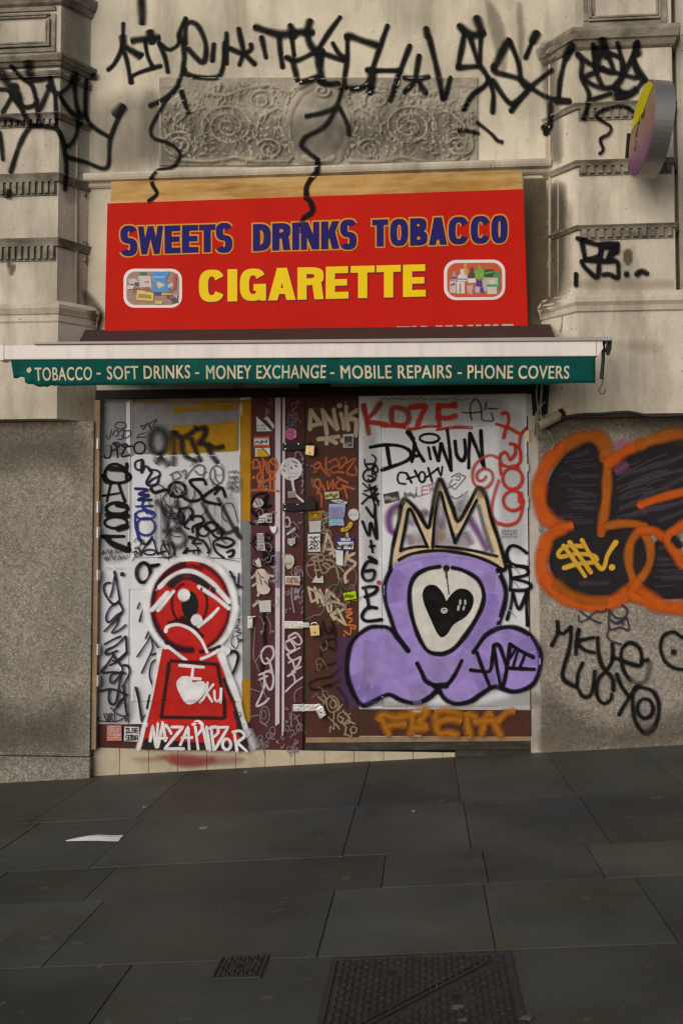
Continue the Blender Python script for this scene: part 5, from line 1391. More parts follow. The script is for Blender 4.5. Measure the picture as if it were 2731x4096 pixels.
# the crowned purple figure
PUR, CRN = (.31, .225, .55), (.60, .46, .29)
MUR = mark('mural', DR, T_BLD, [
    ('J1', (.16, .035, .20), 24, .6, '395,955 330,990 298,1060 310,1150 350,1180', .85), ('J1', (.17, .05, .22), 22, .7, '930,1060 1000,1180 1070,1310', .8), ('J1', (.30, .22, .10), 20, .8, '340,1020 380,1010; 560,1010 600,1030', .5),
    ('J1', (.16, .10, .20), 26, .9, '640,1040 700,1120 660,1250; 740,980 720,1140; 900,1180 950,1260; 450,1200 470,1260; 470,1100 600,1010', .55), ('J1', (.44, .38, .06), 40, .9, '700,1190 720,1200', .6), ('J1', (.30, .22, .24), 60, .9, '480,1230 700,1240 900,1260', .5),
    ('J1', (.10, .10, .11), 26, .9, '850,930 850,1050; 900,880 860,1000', .35),
    ('J1', CRN, 27, .3, '345,1420 390,1200 448,965 520,1060 610,1210'), ('J1', CRN, 26, .3, '620,1250 650,1080 705,800 770,960 830,1160 915,1020 1005,860 1060,1010 1110,1180 1190,1420'),
    ('J1', CRN, 24, .3, '350,1400 480,1325 680,1300 900,1318 1080,1375 1190,1430'), ('J1', CRN, 18, .3, '590,1210 625,1270'), ('J1', (.55, .44, .34), 18, .7, '330,1440 400,1400'),
    ('J2', PUR, 12, .5, 'F 400,80 350,200 365,330 410,480 420,540 330,522 230,530 130,610 82,750 92,910 165,1072 260,1055 370,1010 470,1050 580,1068 680,1025 735,965 780,1030 870,1070 980,1055 1080,985 1160,950 1290,985 1415,950 1478,840 1478,710 1410,580 1300,527 1190,540 1200,420 1228,280 1190,110 1060,25 850,-18 650,-8 500,25'),
    ('J2', (.34, .26, .54), 60, .9, '200,640 180,800 230,960; 700,860 760,800; 560,1010 620,990; 1150,130 1160,220', .5),
    ('J2', (.20, .12, .42), 70, .95, '420,300 400,200 430,120; 1130,300 1080,480 960,650; 130,900 200,1000 300,1000; 1050,930 1200,880; 1380,640 1440,760', .25), ('J2', (.36, .27, .60), 55, .95, '300,620 420,700 480,860; 900,720 1000,800 1080,760; 1250,570 1350,600; 640,40 800,30', .35), ('J2', (.42, .36, .58), 30, .95, '230,900 300,870; 560,1000 640,980; 780,770 900,800', .35),
    ('J2', (.10, .05, .16), 40, .9, '60,600 30,760 50,930 120,1100', .45),
    ('J2', (.58, .55, .52), 6, .3, 'F 760,85 640,105 570,160 538,260 552,400 600,560 670,670 760,690 860,640 970,510 1045,370 1058,260 1010,160 920,105'),
    ('J2', BK, 16, .4, '520,690 440,590 390,530 330,510 220,522 110,620 72,760 82,920 170,1085 260,1065 370,1012 470,1055 580,1075 680,1030 735,970; 390,90 345,200 350,320 380,420 430,560 520,690'),
    ('J2', BK, 16, .4, '1180,90 1235,220 1232,330 1185,490; 1000,700 1040,640 1090,575 1180,525 1300,515 1420,575 1485,680 1492,790 1462,900 1400,962 1290,990 1160,955 1070,1000 980,1060 870,1080 790,1045 742,970'),
    ('J2', BK, 15, .35, '585,780 620,850 650,910 720,945 800,940 860,870 915,760'), ('J2', BK, 22, .4, '710,948 800,945; 740,950 745,990'),
    ('J2', BK, 16, .35, '750,68 650,88 565,145 530,250 540,400 590,570 660,685 740,712 810,700 880,650 980,520 1060,370 1075,260 1030,160 930,98 845,75'),
    ('J2', BK, 20, .35, 'D 800,80,22'), ('J2', (.04, .04, .04), 5, .4, '800,90 808,170 820,270; 795,90 800,150'),
    ('J2', BK, 8, .25, 'F 800,330 770,270 720,215 665,215 635,260 645,340 700,470 735,545 765,582 800,560 850,490 940,430 985,360 990,290 950,245 890,240 840,280'),
    ('J2', (.40, .38, .36), 8, .3, '903,318 903,342; 940,318 940,342; 892,360 888,385; 932,362 926,385'), ('J2', (.6, .58, .56), 4, .2, 'E 785,392 22,18; 775,390 785,402 796,388'),
    ('J1', BK, 15, .4, '312,1455 330,1300 380,1080 400,960 430,912 520,1000 605,1135 630,1060 660,880 703,755 760,880 800,980 845,1085 930,950 1000,825 1060,890 1100,1050 1170,1260 1218,1450 1160,1470'),
    ('J1', BK, 12, .35, '392,1320 430,1130 463,990 530,1120 605,1290; 645,1290 660,1080 700,860 745,1000 820,1255; 820,1255 900,1100 990,920'), ('J1', (.10, .09, .08), 15, .6, '1000,960 1050,1150 1110,1330', .8),
    ('J1', BK, 12, .35, '400,1312 500,1290 590,1285; 670,1285 850,1300 1000,1325 1150,1362; 380,1390 480,1342 680,1316 900,1342 1080,1400 1200,1470'),
    ('J1', (.10, .08, .07), 26, .85, '690,790 660,960; 990,830 1050,880; 400,940 430,920', .5),
], 'purple crowned figure with a black heart for a face')
mark('graffiti_tag', DR, T_BLD, [('J2', BK, 14, .3, '1025,700 1060,800 1120,950; 980,830 1050,838 1120,835 1140,740 1150,650; 1150,650 1190,650 1240,790; 1150,655 1180,850 1210,955 1240,850 1270,640; 1270,640 1350,690 1440,735; 1240,815 1340,820 1450,825'), ('J2', BK, 10, .3, '1325,690 1290,815; 1385,705 1340,815; 1290,650 1310,670 1270,740')], 'black initials on the purple arm')
mark('graffiti_tag', DR, T_BLD, [('J2', (.40, .145, .012), 24, .8, '300,1200 330,1160 420,1180 545,1160; 320,1180 380,1310; 380,1240 500,1230; 545,1130 550,1220 535,1325; 560,1150 660,1125 620,1190 600,1210 650,1255 560,1260; 720,1135 820,1130 915,1165; 720,1160 740,1290 820,1295 890,1315; 740,1215 830,1190 905,1205; 950,1150 960,1240 975,1325; 960,1150 1020,1180; 1060,1320 1080,1220 1120,1150 1150,1220 1205,1320; 1010,1210 1080,1205 1170,1200; 1180,1210 1240,1150 1300,1130', .9), ('J2', (.36, .33, .28), 9, .3, '560,1135 605,1137; 560,1315 612,1318')], 'soft orange letters on the foot board')

# ---------------------------------------------------------------- granite right
newsurf()
OR1, OR2, DK = (.47, .085, .010), (.35, .095, .012), (.020, .017, .019)
mark('mural', BLD, T_BLD, [
    ('K1', DK, 14, .7, 'F 720,370 560,460 440,600 370,740 345,870 400,1040 560,1130 480,1170 400,1280 380,1450 450,1640 640,1740 850,1760 1010,1720 1120,1640 1090,1400 1120,1250 1180,1160 1100,1130 900,1180 830,1220 830,1000 880,700 830,500'),
    ('K1', DK, 14, .7, 'F 930,600 1100,470 1300,390 1600,350 1680,380 1680,1120 1520,1140 1400,1200 1250,1130 1100,1100 900,1110 880,980 910,800'),
    ('K1', DK, 14, .7, 'F 1180,1640 1260,1520 1320,1300 1420,1230 1520,1400 1680,1450 1680,1740 1500,1770 1330,1760'),
    ('K1', (.075, .06, .085), 16, .9, '600,500 720,460; 560,690 800,680; 540,800 790,860; 560,960 800,970; 600,1100 760,1090; 640,1640 900,1640', .55),
    ('K1', (.085, .065, .095), 16, .9, '1000,660 1300,600 1568,500; 1080,760 1400,660 1650,620; 1000,980 1200,880 1568,700; 1200,1000 1400,960 1650,880; 1350,1080 1568,1000; 1350,1330 1420,1310; 1340,1420 1450,1430; 1380,1600 1650,1580', .55),
    ('K1', (.085, .068, .092), 6, .9, '972,794 1068,750 1164,725; 1064,1024 1248,976 1431,949; 1009,856 1121,810 1234,784; 973,714 1173,621 1373,548; 1190,972 1291,938 1392,924; 1134,942 1325,882 1515,843; 967,887 1133,827 1298,788; 995,828 1082,789 1169,770; 1208,861 1324,814 1439,788; 1117,1008 1307,957 1496,927; 1068,884 1202,834 1335,804; 1035,978 1115,948 1196,939; 1134,743 1281,675 1429,627; 1046,1059 1148,1030 1249,1022; 1003,898 1115,856 1227,833; 1172,761 1322,693 1472,646; 971,647 1077,588 1183,549; 1131,724 1250,666 1370,627; 1082,639 1251,550 1421,481; 1236,943 1441,880 1645,837; 1030,1045 1209,1001 1389,977; 1232,893 1418,829 1603,784; 999,815 1093,773 1186,751; 1238,766 1314,727 1391,708; 993,965 1117,924 1241,904; 970,1052 1102,1017 1235,1003', .6), ('K1', (.070, .056, .078), 6, .9, '502,556 568,542; 595,610 660,607; 450,1119 584,1117; 555,766 793,762; 448,766 573,761; 450,1054 669,1051; 466,673 555,660; 446,1042 583,1024; 586,859 800,853; 580,912 795,918; 559,576 644,586; 580,1075 740,1078; 560,905 778,904; 531,932 683,944; 651,565 800,578; 594,547 762,531; 594,920 721,906; 527,862 737,874; 504,522 674,502; 635,590 792,597; 1405,1556 1608,1549; 1381,1466 1585,1472; 1357,1546 1440,1535; 1371,1530 1572,1533; 1317,1479 1504,1479; 1301,1673 1497,1663; 1365,1486 1555,1482; 1328,1530 1543,1520; 1314,1585 1518,1585', .6),
    ('K1', DK, 10, .5, 'O 1165,1420 70,210'),
    ('K1', (.20, .08, .17), 34, .95, '960,640 1060,580', .7), ('K1', (.48, .12, .28), 26, .9, '970,400 1080,385', .8),
    ('K1', OR2, 58, .4, '880,520 870,420 830,350 740,320 620,350 480,430 380,540'),
    ('K1', OR1, 58, .4, '470,440 370,540 295,680 275,860 310,1010 400,1100 480,1130; 480,1150 360,1230 300,1400 310,1560 400,1700'),
    ('K1', OR1, 32, .6, '470,1130 540,1130 570,1125'),
    ('K1', OR1, 58, .4, '330,1600 450,1740 640,1820 850,1830 1000,1780 1120,1690'), ('K1', OR2, 40, .6, '420,1640 540,1730 700,1790 880,1800', .8),
    ('K1', OR2, 38, .4, '895,520 885,720 880,880 850,1080 832,1200'), ('K1', OR1, 30, .6, '840,1100 832,1190'),
    ('K1', OR1, 48, .45, '900,560 1000,490 1100,430 1200,390'), ('K1', OR2, 50, .4, '1180,400 1300,350 1450,310 1600,300 1680,310'),
    ('K1', OR2, 36, .4, '860,1130 1000,1110 1120,1110 1220,1140; 1130,1640 1085,1500 1080,1360 1110,1250 1180,1170; 1200,1180 1260,1280 1275,1420 1230,1540 1150,1640'), ('K1', OR1, 40, .45, '1190,1170 1300,1170 1400,1230 1480,1180 1560,1120 1680,1080'),
    ('K1', OR1, 36, .4, '1185,940 1350,880 1568,825 1680,800'), ('K1', OR1, 60, .4, '1130,1660 1200,1740 1330,1830 1480,1860 1680,1850'), ('K1', OR1, 46, .4, '1430,1240 1500,1360 1560,1460 1680,1500'), ('K1', OR1, 46, .5, '1150,1650 1100,1740 1180,1790'),
    ('K1', DK, 36, .5, '1490,1250 1530,1300'),
], 'large black and orange bubble letters')
mark('graffiti_tag', BLD, T_BLD, [('K1', (.58, .34, .035), 19, .3, '670,1310 530,1310 455,1360 465,1405 600,1380 720,1385 785,1410 780,1450 620,1470 500,1505; 495,1305 580,1420 690,1580; 550,1275 640,1400 740,1545; 660,1255 720,1360 785,1460 835,1515 865,1480 890,1390 960,1275'), ('K1', (.58, .34, .035), 24, .2, 'D 930,1500,27; 955,1290 965,1275')], 'yellow scrawl over the bubble letters')
mark('graffiti_tag', BLD, T_BLD, [
    ('K2', SPR, 18, .45, '390,630 440,520 440,420; 440,420 450,500 490,525 520,500 560,465; 560,465 560,560 545,660 530,720 495,830 490,920 540,970 610,990 625,880 665,790; 610,990 660,1080 710,1090 750,1040 775,865; 630,490 610,600 605,710; 765,560 690,575 620,600 680,670 770,695; 800,560 805,680 830,790 870,850 920,790 935,700 930,620'),
    ('K2', SPR, 18, .45, '930,740 1000,755 1080,790 1180,810 1195,740 1170,650 1090,605 1020,660 1010,760 1040,870 1090,940; 940,1030 935,940 890,875 840,890 795,960 790,1060 820,1130 870,1150 920,1110 925,1070; 970,890 1010,990 1080,1090; 1165,990 1080,1100 990,1250; 1190,770 1250,760'),
    ('K2', SPR, 18, .5, '1180,1000 1130,1010 1112,1130 1130,1290 1180,1380 1230,1415 1300,1370 1345,1250 1340,1130 1290,1040 1190,1005; E 1225,1195 72,88'),
    ('K2', (.05, .045, .04), 20, .9, '1090,930 1160,970 1230,940 1260,860 1260,780; 1230,1420 1310,1350', .6)], 'black looping names on the right granite')
mark('graffiti_tag', BLD, T_BLD, [
    ('K2', (.035, .03, .04), 7, .5, '640,320 720,380 820,430; 630,360 640,415 700,400 780,330 850,330 880,300; 830,430 760,410'),
    ('K2', (.035, .03, .04), 9, .5, '905,310 905,480 1000,470 1080,490 1060,380; 910,320 960,380 1040,380 1065,310 1020,270; 920,400 960,430 1050,390; 905,480 885,540 920,590 1010,620; 980,430 1020,420 1030,440')], 'faint black figure below the bubble letters')
mark('graffiti_tag', BLD, T_BLD, [('K2', SPR, 17, .45, '1680,600 1560,560 1480,510 1390,545 1362,640 1390,750 1460,820 1568,845 1680,800; D 1480,690,28')], 'black eye shape at the edge of the granite')

# ---------------------------------------------------------------- wear on the doors
newsurf(); LAYER[0] = 70
_r = random.Random(77)
def remnant(par, f, x0, x1, y0, y1, n, seed):
    r = random.Random(seed)
    for k in range(n):
        x, y = r.uniform(x0, x1), r.uniform(y0, y1)
        a, b = r.uniform(12, 42), r.uniform(10, 34)
        m_ = r.randint(5, 7); ph = r.uniform(0, 6)
        pts = ' '.join('%.0f,%.0f' % (x + a * r.uniform(.5, 1) * math.cos(ph + 6.283 * i / m_), y + b * r.uniform(.5, 1) * math.sin(ph + 6.283 * i / m_)) for i in range(m_))
        c = r.choice([(.42, .40, .40), (.34, .30, .30), (.30, .24, .20), (.20, .14, .15), (.46, .43, .40)])
        mark('torn_sticker', par, T_BLD, [(f, c, 0, .1, 'P ' + pts, .9), (f, (.08, .07, .07), 4, .4, scrib(x - a * .5, y - b * .4, x + a * .5, y + b * .4, 1, 3, seed + k), .8)])
remnant(DM, 'H1', 160, 430, 230, 1500, 5, 301); remnant(DM, 'H2', 160, 430, 200, 1500, 9, 302); remnant(DM, 'H2', 570, 780, 300, 1500, 6, 303)
remnant(DR, 'H1', 840, 1450, 850, 1500, 4, 304); remnant(DR, 'H2', 840, 1450, 100, 1500, 8, 305); remnant(DM, 'H3', 160, 420, 100, 500, 3, 306)
newsurf()
for par, it in (
    (DL, ('G1', (.16, .15, .13), 50, .9, 'H 150,640 420,640 430,1500 150,1568', .28)),
    (DL, ('G2', (.14, .12, .09), 50, .9, 'H 120,1200 430,1300 440,1700 120,1700', .32)),
    (DL, ('G1', (.13, .13, .13), 90, .9, 'H 620,900 1380,960 1390,1500 640,1540', .26)),
    (DR, ('J1', (.15, .13, .10), 60, .9, 'H 240,100 1150,90 1150,340 260,330', .28)),
    (DR, ('J2', (.15, .12, .08), 50, .9, 'H 180,950 420,1040 1000,1060 1420,960 1420,1130 180,1120', .38)),
    (DR, ('J1', (.14, .13, .12), 60, .9, 'H 80,400 240,420 240,1500 80,1500', .25)),
    (DR, ('J1', (.16, .14, .11), 60, .9, 'H 1150,300 1390,300 1400,1300 1160,1200', .22))):
    mark('grime', par, T_BLD, [it])

newsurf(); LAYER[0] = 60
mark('graffiti_tag', DM, T_BLD, [('H1', (.30, .26, .28), 5, .4, curl(570, 200, 790, 740, 5, 401) + ';' + curl(150, 220, 430, 420, 3, 402), .7), ('H2', (.32, .28, .29), 5, .4, curl(160, 150, 430, 1500, 12, 403) + ';' + curl(570, 250, 790, 1500, 10, 404), .7),
    ('H2', (.012, .010, .012), 7, .5, curl(160, 200, 430, 1000, 8, 405), .8)], 'faint thin scrawls between the stickers')
mark('graffiti_tag', DR, T_BLD, [('H2', (.26, .21, .16), 6, .4, curl(840, 150, 1460, 1450, 12, 406), .65), ('H3', (.24, .19, .15), 6, .4, curl(840, 400, 1150, 1150, 5, 407), .6), ('H1', (.30, .25, .20), 5, .4, curl(840, 180, 1450, 340, 3, 408) + ';' + curl(850, 950, 920, 1450, 3, 409), .6)], 'faint thin scrawls on the brown stile')
mark('graffiti_tag', DL, T_BLD, [('G1', (.02, .02, .022), 5, .35, curl(630, 1000, 1370, 1500, 13, 410) + ';' + curl(460, 1380, 700, 1540, 4, 411), .85), ('G1', (.12, .12, .13), 4, .4, curl(640, 720, 1370, 1000, 7, 412), .7)], 'fine wiry black scribbles over the white sheet')
# ================================================================= IRONMONGERY
def hinge(par, f, x0, y0, x1, y1, mat, Y=-.05):
    def g(m):
        m.pbox(f, x0, y0, x1, y1, Y, Y + .03)
        xm = (x0 + x1) / 2
        a, b = P(f, xm, y0, Y - .002), P(f, xm, y1, Y - .002)
        m.tube([a, b], .006, 0, 8)
    return part('hinge', mat, g, .002, par, False)
for y0, y1, f in ((500, 598, 'G1'), (1065, 1168, 'G1'), (1295, 1395, 'G1'), (335, 432, 'G2'), (1000, 1100, 'G2'), (1280, 1380, 'G2')):
    hinge(DL, f, 106, y0, 132, y1, M['steel'], -.052)
hinge(DR, 'J1', 1385, 375, 1412, 465, M['brass'], -.016)
for y0, y1 in ((640, 700), (890, 985), (1390, 1430)):
    hinge(DR, 'J1', 1386, y0, 1398, y1, M['steel'], -.016)
part('edge_gap', M['black'], lambda m: m.pquad('Z', [(1208.5, 955), (1210.5, 955), (1219.5, 1690), (1217.5, 1690)], -.0085, .01), 0, DR, False)
part('edge_gap', M['black'], lambda m: m.pquad('Z', [(699, 905), (702, 905), (701, 1700), (697.5, 1726)], -.0022, .02), 0, DR, False)

def hasp(par, f, x0, y0, x1, y1, mat, rivets, Y=-.016, label=None):
    def g(m):
        m.pbox(f, x0, y0, x1, y1, Y, .004)
        m.pbox(f, x1 - (x1 - x0) * .3, y0 + (y1 - y0) * .18, x1 + (x1 - x0) * .35, y1 - (y1 - y0) * .15, Y - .006, Y + .004)
        for x, y in rivets:
            p = P(f, x, y, Y)
            m.disc(p, .0055, (0, -1, 0), .004, 1, 8)
    o = part('hasp', [mat, M['chrome']], g, .002, par, False)
    if label: o['label'] = label
    return o
hasp(DM, 'H1', 535, 758, 780, 852, M['iron'], [(570, 770), (570, 832), (732, 770), (732, 830)], label='black hasp with bright rivets')
hasp(DM, 'H2', 535, 104, 775, 202, M['iron'], [(565, 118), (565, 178), (722, 120), (722, 180)], label='black hasp with bright rivets')
hasp(DM, 'H3', 560, 172, 790, 266, M['steel'], [(580, 186), (580, 246), (738, 190), (738, 250), (640, 220)], label='shiny worn steel hasp')
def bar(m):
    m.pquad('H3', [(668, 1216), (1005, 1213), (1025, 1298), (664, 1304)], -.016, .012)
    m.pquad('H3', [(788, 1206), (800, 1206), (800, 1312), (788, 1312)], -.019, .01)
    for x, y in ((690, 1240), (690, 1280), (760, 1240), (760, 1280), (830, 1240), (830, 1280)):
        m.disc(P('H3', x, y, -.017), .005, (0, -1, 0), .003, 0, 8)
part('hasp', M['chrome'], bar, .002, DM, False)['label'] = 'long zinc hasp across the door gap'
def latch(m):
    m.pbox('H3', 95, 110, 160, 265, -.014, .004)
    m.tube([P('H3', 110, 130, -.02), P('H3', 200, 110, -.025)], .006)
    m.disc(P('H3', 125, 245, -.014), .01, (0, -1, 0), .012)
part('latch', M['steel'], latch, .002, DL, False)

def padlock(f, pts, sh, mat, smat, label, Y=-.048, keyhole=True):
    """ body corners TL TR BR BL and a shackle through the hasp """
    fr = [P(f, x, y, Y) for x, y in pts]
    c = sum(fr, Vector()) / 4
    root = thing('padlock', c, label, 'padlock', 'padlocks on the doors')
    m = MB(); m.prism(fr, [p + Vector((0, .022, 0)) for p in fr])
    m.build('padlock_body', mat, root, .004)
    m = MB()
    a, b = P(f, *sh[0], Y + .011), P(f, *sh[2], Y + .011); t = P(f, *sh[1], Y + .011)
    mid = (a + b) / 2; up = t - mid; sd_ = (b - a) / 2
    arc = [a - up * .1] + [mid + up * (.45 + .55 * math.sin(R(k))) - sd_ * math.cos(R(k)) for k in range(0, 181, 20)] + [b - up * .1]
    m.tube(arc, .0045, 0, 8)
    m.build('shackle', smat, root, smooth=True)
    if keyhole:
        m = MB(); p = P(f, sum(x for x, y in pts) / 4, pts[2][1] * .7 + pts[1][1] * .3, Y)
        m.disc(p, .005, (0, -1, 0), .002, 0, 8)
        m.build('keyhole', M['iron'], root)
padlock('H1', [(828, 785), (936, 790), (926, 922), (816, 905)], [(850, 790), (880, 755), (915, 795)], M['brass'], M['iron'], 'brass padlock hanging on the uppermost black hasp, below the cream letters')
padlock('H2', [(822, 85), (945, 70), (955, 185), (832, 200)], [(850, 80), (885, 25), (925, 72)], M['iron'], M['iron'], 'black padlock hanging at the second black hasp')
padlock('H3', [(872, 232), (994, 222), (1000, 352), (888, 362)], [(895, 232), (930, 190), (968, 226)], M['brass'], M['chrome'], 'brass padlock on the shiny steel hasp at mid door height')
padlock('H3', [(942, 1275), (1040, 1232), (1086, 1352), (1000, 1406)], [(955, 1272), (975, 1215), (1018, 1245)], M['chrome'], M['chrome'], 'silver padlock tilted on the long zinc hasp near the foot of the doors')

# ================================================================= ROUND HANGING SIGN
def hanging_sign():
    c0 = P('Z', 1466, 297, -.48)
    rad = .285
    root = thing('hanging_sign', (c0.x, -.15, c0.z), 'round projecting sign with a yellow and purple face and silver rim on the right pilaster', 'sign')
    m, nt, bs = new_mat('printed_sign_face')
    g = nd(nt, 'ShaderNodeNewGeometry'); sx = nd(nt, 'ShaderNodeSeparateXYZ')
    nt.links.new(g.outputs['Position'], sx.inputs[0])
    mr = nd(nt, 'ShaderNodeMapRange'); mr.inputs[1].default_value = c0.z - rad; mr.inputs[2].default_value = c0.z + rad
    nt.links.new(sx.outputs['Z'], mr.inputs[0])
    ns = noise(nt, 9, detail=4); mm = nd(nt, 'ShaderNodeMath', operation='MULTIPLY_ADD'); mm.inputs[1].default_value = .10
    nt.links.new(ns, mm.inputs[0]); nt.links.new(mr.outputs[0], mm.inputs[2])
    cr = nd(nt, 'ShaderNodeValToRGB'); nt.links.new(mm.outputs[0], cr.inputs[0])
    e = cr.color_ramp.elements
    e[0].position = 0.08; e[0].color = (.11, .03, .105, 1); e[1].position = 1.0; e[1].color = (.22, .175, .095, 1)
    for p, c in ((.28, (.14, .05, .11, 1)), (.5, (.21, .11, .095, 1)), (.75, (.21, .155, .09, 1))):
        x = e.new(p); x.color = c
    nt.links.new(cr.outputs[0], bs.inputs['Base Color']); bs.inputs['Roughness'].default_value = .5
    n = 56
    def ring(x, r): return [Vector((x, c0.y + r * math.cos(6.2832 * k / n), c0.z + r * math.sin(6.2832 * k / n))) for k in range(n)]
    x0, th = c0.x, .115
    b = MB()
    A, B, C_, D_ = ring(x0, rad), ring(x0 + th, rad), ring(x0, rad - .012), ring(x0 + th, rad - .012)
    ia, ib, ic, id_ = [[b.vert(p) for p in q_] for q_ in (A, B, C_, D_)]
    for k in range(n):
        l = (k + 1) % n
        b.face((ia[k], ia[l], ib[l], ib[k])); b.face((ic[k], ic[l], ia[l], ia[k])); b.face((ib[k], ib[l], id_[l], id_[k]))
    b.face(id_)
    b.build('rim', M['rim'], root)
    b = MB(); b.prism(ring(x0 - .003, rad - .013), ring(x0 + .02, rad - .013)); fc = b.build('sign_face', m, root)
    # print on the face: a yellow crescent and a band of dark lettering
    b = MB()
    Yc = lambda a, r: Vector((x0 - .0055, c0.y - r * math.cos(R(a)), c0.z + r * math.sin(R(a))))
    o_, i_ = [], []
    for a in range(42, 166, 4):
        t = (a - 42) / 123
        o_.append(b.vert(Yc(a, rad - .014))); i_.append(b.vert(Yc(a, rad - .02 - .20 * math.sin(math.pi * min(1, t * 1.05)) ** .7)))
    for k in range(len(o_) - 1):
        b.face((o_[k], o_[k + 1], i_[k + 1], i_[k]), 0)
    rnd = random.Random(9)
    for k in range(15):
        a = R(60 + k * 10.5); r = .11 + .05 * (k % 2) * rnd.random()
        for j in range(3):
            p = Vector((x0 - .0065, c0.y - r * .95 * math.cos(a) + rnd.uniform(-.014, .014), c0.z + .02 + r * math.sin(a) - .05 + rnd.uniform(-.012, .012)))
            d = Vector((0, rnd.uniform(-.011, .011), rnd.uniform(.004, .011))); w_ = Vector((0, .005, .002))
            b.poly([p - d - w_, p - d + w_, p + d + w_, p + d - w_], 1)
    b.build('printing', [surf('sign_yellow', (.46, .40, .0), .5, .05, 8, bumpy=0), M['iron']], fc)
    b = MB()
    b.box(x0 + .03, x0 + th - .03, c0.y + rad - .02, PIL + .0, c0.z - .05, c0.z + .05)
    b.box(x0 - .01, x0 + th + .02, PIL - .016, PIL, c0.z - .12, c0.z + .12)
    b.build('bracket', M['iron'], root, .004)
    root.rotation_euler = (0, R(5), R(4)); root.location.x -= .005
hanging_sign()

# ================================================================= CABLES AND ODDMENTS BY THE RIGHT JAMB
def cable(name, pts, Y, r, mat, label, group=None, cat='cable', Y1=None):
    n = len(pts)
    path = crom([src('Z', *p) for p in pts], False, 14)
    m = MB(); W = []
    for k, (u, v) in enumerate(path):
        d = ray(u, v); yy = Y + ((Y1 if Y1 is not None else Y) - Y) * k / len(path)
        W.append(CAM + d * ((yy + D) / d.y))
    m.tube(W, r, 0, 6)
    o = m.build(name, mat, None, smooth=True)
    return tagp(o, label, cat, group)
GC = 'loose cables beside the right jamb'
cable('cable', [(1233, 880), (1231, 910), (1236, 950), (1229, 985), (1234, 1010)], -.05, .006, M['pvc'], 'pale cable running straight down nearest the white door edge', GC)
cable('cable', [(1243, 882), (1240, 930), (1228, 960), (1226, 1000)], -.06, .007, M['pvc'], 'thicker pale cable bending left behind the tangle', GC)
cable('cable', [(1252, 922), (1240, 935), (1246, 965), (1262, 972), (1270, 955), (1256, 950)], -.07, .005, M['pvc'], 'pale cable curled into a loose loop', GC)
cable('cable', [(1262, 880), (1275, 893), (1282, 884)], -.06, .004, M['pvc'], 'short pale wire dangling under the awning corner', GC)
cable('cable', [(1232, 985), (1258, 990), (1272, 1020), (1262, 1035)], -.02, .004, M['pvc'], 'thin pale wire arching over the granite below the tangle', GC)
cable('cable', [(1287, 960), (1330, 953), (1380, 951), (1430, 947), (1450, 948), (1500, 956), (1600, 952)], -.185, .011, M['cable'], 'thick black cable sagging along the top of the right granite')
cable('cable', [(1288, 670), (1284, 690), (1290, 735), (1284, 762)], -.09, .004, M['pvc'], 'thin wire hanging over the right pedestal moulding beside the red sign')
cable('hook', [(1384, 868), (1380, 885), (1374, 896), (1378, 905), (1386, 904), (1389, 893)], AY + .03, .005, M['rust'], 'rusty s-shaped hook hanging from the right end of the awning', None, 'hook')

mb = MB()
a, b = P('Z', 1238, 978, -.075), P('Z', 1291, 950, -.075)
mb.tube([a, b], .032, 0, 10)
mb.tube([a + (b - a) * .9, a + (b - a) * 1.06], .036, 1, 10)
o = tagp(mb.build('junction_tube', [M['pvc'], M['iron']], None), 'battered pale conduit stub wedged under the right pedestal', 'conduit')
mb = MB(); mb.pquad('Z', [(1219, 884), (1262, 884), (1255, 950), (1222, 955)], -.012, .05)
tagp(mb.build('dark_board', M['black'], None, .004), 'blackened board behind the cables at the top right of the doorway', 'board')

# ================================================================= ON THE PAVEMENT
def scrap():
    f = 'L1'
    top = [(295, 520), (345, 510), (400, 503), (440, 498), (500, 499), (555, 497)]
    bot = [(300, 522), (345, 521), (400, 520), (440, 520), (490, 522), (532, 522)]
    c = PG(f, 430, 512)
    mb = MB(); R0 = []
    for k, (t, b) in enumerate(zip(top, bot)):
        pt, pb = PG(f, *t), PG(f, *b)
        lift = (.002, .006, .012, .010, .006, .003)[k]
        R0.append((mb.vert(pb + Vector((0, 0, .003))), mb.vert((pt + pb) / 2 + Vector((0, 0, .003 + lift))), mb.vert(pt + Vector((0, 0, .003 + lift * .5)))))
    for A, B in zip(R0, R0[1:]):
        for k in (0, 1): mb.face((A[k], B[k], B[k + 1], A[k + 1]))
    o = mb.build('paper_scrap', M['paper'], None, smooth=False)
    s = o.modifiers.new('thick', 'SOLIDIFY'); s.thickness = .0015
    tagp(o, 'long white scrap of paper lying on the dark paving', 'litter')
scrap()

